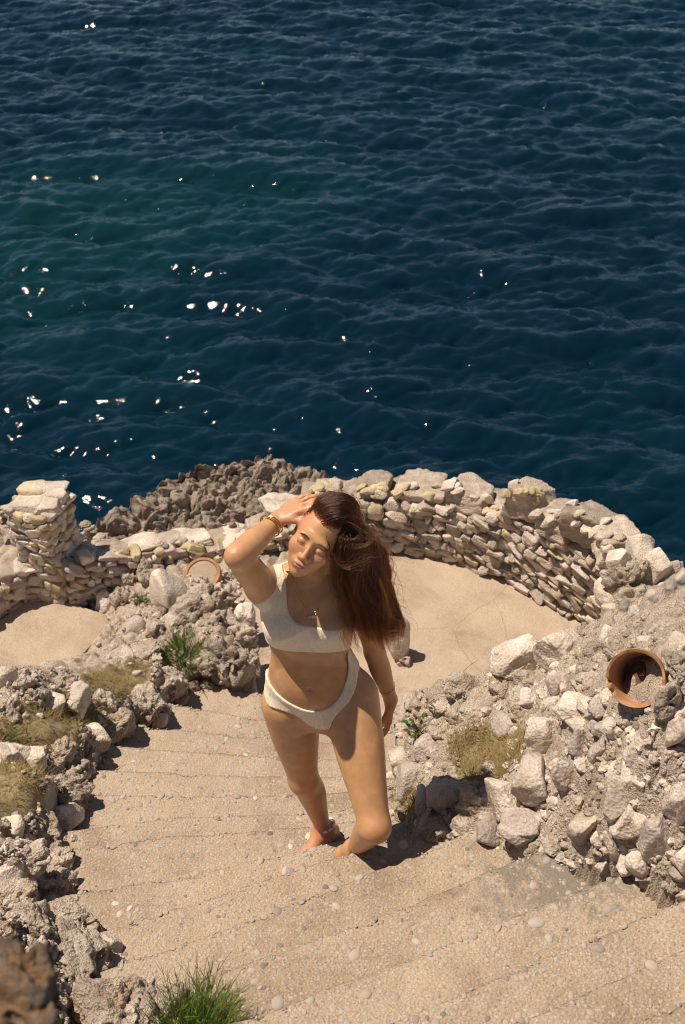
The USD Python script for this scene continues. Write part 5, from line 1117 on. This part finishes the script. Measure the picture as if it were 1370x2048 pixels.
def face_line(pts, lift): return np.array([on_skin(hp(a, b, .09), HN, lift, HEAD) for a, b in pts])
def lips():
    box = (hp(0, -.070, .087), np.array([.0245, .0125, .016]))
    def fn(p):
        q = (p - box[0]) @ HAX.T; d = field(p, HEAD) - .0007
        x = q[:, 0] / .0225; upper = .0062 * (1 - x ** 2) + .0012 * np.cos(np.clip(q[:, 0] / .008, -3, 3)) * 0; lo = -.0110 * (1 - x ** 2)
        return np.maximum(np.maximum(d, -(d + .004)), np.maximum(np.maximum(q[:, 1] - upper, lo - q[:, 1]), -q[:, 2] - .02))
    v, f = surface(fn, box[0] - .035, box[0] + .035, .0012); obj('lips', (v, f), M['lips'], person, smooth=True)
lips()
def ribbon_hairs(name, line, n, length, slant, seed, r=.00035):
    rng = np.random.default_rng(seed); out = []
    for i in range(n):
        t = rng.random() * (len(line) - 1); k = min(int(t), len(line) - 2); p = line[k] * (1 - t + k) + line[k + 1] * (t - k) + HU * rng.normal(0, .0011)
        d = unit(slant(t / (len(line) - 1)) + rng.normal(0, .12, 3)); L = length * rng.uniform(.7, 1.1); out.append(tube([p, p + d * L * .5 + HN * .0003, p + d * L], r, r * .4))
    obj(name, cat_meshes(out), M['brow_hair'], person, kind='stuff')
for s in (-1, 1):
    ribbon_hairs('eyebrow', face_line([(s * a, b) for a, b in ((.0135, .0165), (.020, .0195), (.028, .0215), (.036, .0205), (.044, .0155))], .0008), 105, .0070, lambda t, s=s: HS * s * (.7 + .3 * t) + HU * (.6 - .9 * t), 50 + s)
    ribbon_hairs('eyelashes', face_line([(s * a, b) for a, b in ((.0175, -.0085), (.023, -.0115), (.031, -.0128), (.039, -.0108), (.0445, -.0065))], .0005), 40, .0036, lambda t, s=s: -HU * .5 + HN * .6 + HS * s * .5 * (t - .3), 60 + s, .00025)
def ring(c, ax, R, r, n=40, m=8, ell=1.0):
    ax = unit(ax); x = unit(np.cross(ax, [.3, .9, .2])); y = np.cross(ax, x); a = np.linspace(0, 2 * np.pi, n, endpoint=False); P = c + R * (np.cos(a)[:, None] * x + ell * np.sin(a)[:, None] * y); P = np.vstack([P, P[:2]])
    return tube(P, np.full(len(P), r), None, m)
fore = unit(RW - RE); cB = lerp(RE, RW, .80)
obj('bangle', ring(cB + [0, 0, .002], fore + np.array([.1, .1, 0]), .037, .0024), M['gold'], person, smooth=True); obj('bangle', ring(cB + fore * .012, fore + np.array([-.1, 0, .1]), .036, .0022), M['gold'], person, smooth=True)
obj('wrist_string', ring(lerp(LE, LW, .72), unit(LW - LE), .0315, .0008), M['hair_root'], person, smooth=True)
fb = LA * 0 + RA + [0, 0, .028]; ax = unit(RK - RA + [0, .1, 0])
x = unit(np.cross(ax, [0, 1, 0])); y = np.cross(ax, x)
obj('anklet_cord', ring(fb, ax, .037, .0010), M['shell'], person, smooth=True)
for i in range(11):
    a = i * 2 * math.pi / 11; v = ICO[2].vertices * [.0092, .0050, .0062]; v[:, 1] += .0015 * np.abs(v[:, 0]) / .008; c = fb + .0385 * (math.cos(a) * x + math.sin(a) * y)
    tx = -math.sin(a) * x + math.cos(a) * y; nx = math.cos(a) * x + math.sin(a) * y
    obj('cowrie_shell', (v @ np.stack([tx, nx, ax]) + c, ICO[2].faces), M['shell'], person, smooth=True)
# necklaces: two fine gold chains meeting in two small discs
def chain(pts, r):
    u = np.array([on_skin(tp(a, b, t), FRONT if b > 0 else unit(FRONT + [0, 0, 1.]), .0015) for a, b, t in pts]); d = np.r_[0, np.cumsum(np.linalg.norm(np.diff(u, axis=0), axis=1))]; q = PchipInterpolator(d, u)(np.linspace(0, d[-1], 50)); return q, tube(q, np.full(50, r), None, 6)
def front_at(px, lift=.0015):
    d = ray(*px); s = np.linspace(3.0, 4.4, 1400); p = CAM + s[:, None] * d; v = field(p, TORSO + HEAD[:2]); return p[np.argmax(v < lift)] if (v < lift).any() else None
for pts in ([(561, 1126), (568, 1140), (575, 1153), (590, 1182), (608, 1213), (622, 1232), (632, 1228), (645, 1212), (655, 1192), (662, 1172)], [(569, 1124), (577, 1140), (584, 1156), (596, 1180), (611, 1208), (624, 1226), (636, 1220), (646, 1202), (652, 1185)]):
    u = np.array([w for w in (front_at(q) for q in pts) if w is not None]); d = np.r_[0, np.cumsum(np.linalg.norm(np.diff(u, axis=0), axis=1))]; q = PchipInterpolator(d, u)(np.linspace(0, d[-1], 60)); obj('necklace', tube(q, np.full(60, .0011), None, 6), M['gold'], person, smooth=True)
for q, m in (((619, 1234), 'gold'), ((627, 1234), 'silver')):
    c = front_at(q, .004); v, f = revolve([(.0001, .001), (.0058, .001), (.0062, 0), (.0058, -.001), (.0001, -.001)], 24); obj('pendant', (v @ frame_to(unit(FRONT + [0, 0, .5])) + c, f), M[m], person)
obj('navel_stud', (ICO[2].vertices * .0032 + NAVEL + FRONT * .004 + [0, 0, .004], ICO[2].faces), M['gold'], person, smooth=True)
obj('finger_ring', ring(HANDS[-6].a * .4 + HANDS[-6].b * .6 if False else LW + np.array([-.012, -.02, -.115]), np.array([0, -.1, -1]), .0095, .0016, 24), M['silver'], person, smooth=True)
# ---------------------------------------------------------------- long hair swept over to her left, blown by the wind
SK_C, SK_R = np.array([0, .036, -.022]), np.array([.074, .088, .094])
ST_Y = np.array([1035, 1075, 1110, 1150, 1190, 1230, 1265, 1300.]); ST_L = np.array([648, 657, 661, 660, 674, 689, 694, 706.]); ST_R = np.array([727, 743, 751, 757, 768, 781, 792, 798.]); ST_D = np.array([2.785, 2.755, 2.735, 2.722, 2.712, 2.700, 2.692, 2.688])
def station(yp, a, b):
    x = np.interp(yp, ST_Y, ST_L) * (1 - a) / 2 + np.interp(yp, ST_Y, ST_R) * (1 + a) / 2
    return WY(x, yp, np.interp(yp, ST_Y, ST_D) - b * .030 * np.sqrt(np.clip(1 - a * a, .05, 1)) + .012 * np.abs(a) ** 2)
def push_out(P, gap):
    sh = P.shape; p = P.reshape(-1, 3).copy(); pr = TORSO + HEAD + ARMS[:3] + ARMS[2:]
    for _ in range(3):
        d = field(p, pr); m = np.flatnonzero(d < gap)
        if not len(m): break
        e = .002; g = np.stack([field(p[m] + np.eye(3)[i] * e, pr) - d[m] for i in range(3)], 1) / e; g /= np.linalg.norm(g, axis=1)[:, None] + 1e-6; p[m] += g * (gap - d[m])[:, None]
    return p.reshape(sh)
def catmull(K, n):                       # (m, k, 3) control points -> (m, n, 3), evenly by length
    from scipy.interpolate import CubicSpline
    k = K.shape[1]; return PchipInterpolator(np.arange(k), K, axis=1)(np.linspace(0, k - 1, n))
def build_hair():
    rng = np.random.default_rng(2024); N = 9500
    d = rng.normal(size=(N * 4, 3)); d /= np.linalg.norm(d, axis=1)[:, None]; q = SK_C + d * SK_R * 1.0
    s, u, n = q.T; ok = ((u > .070 + .14 * np.abs(s)) & (n < .070)) | ((n < .022 - .25 * np.maximum(0, -u) + .40 * np.maximum(0, s - .01) * (u > -.01)) & (u > -.040 + .3 * np.maximum(0, n + .02)))
    ok &= ~((s < -.03) & (u < .066) & (n > -.035))
    d, q = d[ok][:N], q[ok][:N]; s, u, n = q.T; N = len(d)
    clump = rng.integers(0, 210, N); cc = rng.normal(size=(210, 4))
    a = np.clip(-n / .085 + rng.normal(0, .16, N) + .05, -1, 1)                # front roots frame the face, back roots lie on the far side
    a = np.clip(a * .95 - .25 * np.clip(-s / .07, 0, 1) * (n > 0), -1, 1)
    b = np.clip((u - .03) / .08 + rng.normal(0, .35, N), -1, 1)
    ac = np.array([a[clump == c].mean() if (clump == c).any() else 0 for c in range(210)]); 
    # clumps gather neighbours: order the strands by a and b before grouping
    key = np.round(np.c_[a * 8, b * 3]).astype(int); uq, clump = np.unique(key, axis=0, return_inverse=True); clump = clump.ravel(); cc = rng.normal(size=(len(uq), 6))
    ca, cb = np.clip((uq[:, 0] / 8 + rng.normal(0, .07, len(uq)))[clump], -1.05, 1.05), np.clip((uq[:, 1] / 3 + rng.normal(0, .2, len(uq)))[clump], -1.1, 1.1)
    entry = np.stack([np.full(N, .92), .42 - .1 * a + .22 * np.maximum(0, -a), np.where(a > 0, -.62 * a, -.42 * a)], 1); entry /= np.linalg.norm(entry, axis=1)[:, None]
    K = []
    for j, w in enumerate((0, .30, .62, .95)):
        via = np.stack([.15 + .45 * np.maximum(0, -a), 1 - .15 * np.maximum(0, -a), -.1 - .5 * a], 1); e = d * (1 - w) ** 2 + via * (2 * w * (1 - w)) * .8 + entry * w * w; e /= np.linalg.norm(e, axis=1)[:, None]; lift = (0, .012, .016, .016)[j] + (.010 * b * (w > 0) + rng.normal(0, .002, N) * (w > 0)) + (.012 * np.exp(-((s + .02) / .03) ** 2) * (n > -.02) * (j in (1, 2)))
        K.append(HO + ((SK_C + e * (SK_R + lift[:, None])) @ HAX))
    tip = 1306 - 95 * rng.random(N) ** 1.2 - 30 * np.abs(cc[clump, 4])
    dj = rng.normal(0, .05, N)
    for j, w in enumerate((0.10, .30, .50, .70, .86, 1.0)):
        yp = 1062 + (tip - 1062) * w; m = np.clip(.15 + .85 * w, 0, .93)
        sp = 1 + .10 * (w > .8) * cc[clump, 5]
        K.append(station(yp, np.clip((a * (1 - m) + ca * m) * sp + dj, -1.2, 1.2), b * (1 - m) + cb * m))
    P = catmull(np.stack(K, 1), 24)
    t = np.linspace(0, 1, 24)[None, :]; ph = cc[clump, 0][:, None] * 3; amp = (.012 * (.5 + np.abs(cc[clump, 2]))[:, None]) * sstep(.30, .9, t)
    P = P + (amp * np.sin(t * 14 + ph))[..., None] * np.array([1, 0, .2]) + (amp * .8 * np.cos(t * 12 + ph * 1.3))[..., None] * np.array([0, .8, .3])
    P += np.cumsum(rng.normal(0, .00028, P.shape), 1) * sstep(.15, .6, t)[..., None]
    fly = rng.random(N) < .05; P[fly] += (np.cumsum(rng.normal(0, .0032, P[fly].shape), 1) + np.array([.03, 0, .01]) * (t[..., None] ** 2) * rng.random((fly.sum(), 1, 1)))
    P = push_out(P, .004)
    C = [P]; Wd = [np.full((N, 24), (.00105)) * (1 - .85 * t ** 3)]
    m = 1500; dd = rng.normal(size=(m * 12, 3)); dd /= np.linalg.norm(dd, axis=1)[:, None]; qq = SK_C + dd * SK_R; kk = (qq[:, 0] < -.03) & (qq[:, 1] > -.03) & (qq[:, 1] < .09) & (qq[:, 2] < .024 + .15 * np.maximum(0, qq[:, 1])); dd = dd[kk][:m]
    KK = []
    for w in (0, .3, .65, 1.0):
        e = dd + w * np.array([.25, -.10, -1.3]) * (1.0 + .3 * rng.normal(size=(len(dd), 1))); e /= np.linalg.norm(e, axis=1)[:, None]; KK.append(HO + ((SK_C + e * (SK_R + (.004 + .006 * w) + rng.normal(0, .0015, (len(dd), 1)))) @ HAX))
    Q = catmull(np.stack(KK, 1), 24); Q += np.cumsum(rng.normal(0, .0005, Q.shape), 1); C.append(Q); Wd.append(np.full((len(Q), 24), .0008) * (1 - .5 * t ** 2))
    # loose locks that the wind lifts across the mass
    for path, cnt, spread in (([(672, 1036), (700, 1046), (724, 1062), (740, 1076)], 8, .005), ([(662, 1085), (672, 1118), (692, 1133), (718, 1122), (745, 1112), (768, 1118)], 22, .006), ([(664, 1098), (676, 1128), (700, 1140), (722, 1136), (738, 1118), (736, 1108)], 16, .004),
                              ([(716, 1060), (735, 1068), (742, 1082), (722, 1094), (700, 1092), (690, 1080)], 20, .0035), ([(757, 1190), (772, 1222), (790, 1236), (822, 1246)], 7, .003), ([(745, 1240), (770, 1270), (790, 1276), (800, 1272)], 14, .010), ([(690, 1230), (688, 1265), (700, 1290), (722, 1302)], 18, .009), ([(658, 1058), (654, 1090), (657, 1118), (666, 1145)], 16, .005), ([(715, 1010), (745, 1050), (758, 1090), (764, 1130)], 12, .006), ([(750, 1140), (766, 1172), (776, 1205), (779, 1240)], 12, .005), ([(690, 1245), (690, 1275), (697, 1296)], 10, .006)):
        yd = [np.interp(y, ST_Y, ST_D) - .040 for _, y in path]
        if path[0][0] == 610: yd = [2.715, 2.705, 2.700, 2.695, 2.690]
        g = np.array([WY(x, y, k) for (x, y), k in zip(path, yd)]); g = catmull(g[None], 24)[0]
        o = rng.normal(0, spread, (cnt, 1, 3)) * (.5 + np.linspace(0, 1, 24)[None, :, None]) + np.cumsum(rng.normal(0, .0006, (cnt, 24, 3)), 1)
        t0, t1 = rng.uniform(0, .35, cnt), rng.uniform(.65, 1, cnt); gg = PchipInterpolator(np.linspace(0, 1, 24), g)(t0[:, None] + (t1 - t0)[:, None] * np.linspace(0, 1, 24)[None])
        C.append(push_out(gg + o, .003)); Wd.append(np.full((cnt, 24), .00085) * (.25 + .75 * np.sin(np.pi * (.12 + .88 * t)) ** .7))
    def curves(name, P, w, m):
        cv = UsdGeom.BasisCurves.Define(stage, str(person.GetPath()) + '/' + name); cv.CreateTypeAttr('linear')
        cv.CreateCurveVertexCountsAttr(Vt.IntArray.FromNumpy(np.full(len(P), 24, np.int32))); cv.CreatePointsAttr(Vt.Vec3fArray.FromNumpy((P - ORIGIN[str(person.GetPath())]).reshape(-1, 3).astype(np.float32)))
        cv.CreateWidthsAttr(Vt.FloatArray.FromNumpy(w.ravel().astype(np.float32))); cv.SetWidthsInterpolation('vertex')
        UsdShade.MaterialBindingAPI.Apply(cv.GetPrim()).Bind(m)
    curves('hair', np.concatenate(C[:2]), np.concatenate(Wd[:2]), M['brown_hair'])
    curves('loose_hair', np.concatenate(C[2:]), np.concatenate(Wd[2:]), M['golden_hair'])
    # dense under-layer so that no skin shines through
    un = [Limb([(station(y, aa, -.3), r) for y, r in ((1078, .020), (1100, .028), (1140, .030), (1190, .028), (1230, .022), (1255, .010))], .02) for aa in (-.45, .45)]
    cap = Ell(HO + SK_C @ HAX, SK_R + .0055, HAX)
    def fn(p):
        q = (p - HO) @ HAX.T; c = cap.f(p)
        face = np.minimum((q[:, 2] - .020 + .25 * np.maximum(0, -q[:, 1])), .088 + .12 * np.abs(q[:, 0]) - q[:, 1]); low = -.042 - q[:, 1]
        c = np.maximum(c, np.maximum(face, low)); c = np.maximum(c, q[:, 2] - .045)
        dd = np.minimum(c, 9.)
        for l in un: dd = smin(dd, l.f(p), .02)
        return dd + .006 * (fbm(np.c_[p[:, 0] / .012, p[:, 1] / .012, p[:, 2] / .05], 3, 9) - .5)
    v, f = surface(fn, HO - [.16, .16, .36], HO + [.26, .2, .18], .0045); obj('hair_underlayer', (v, f), M['hair_root'], person, smooth=True)
build_hair()
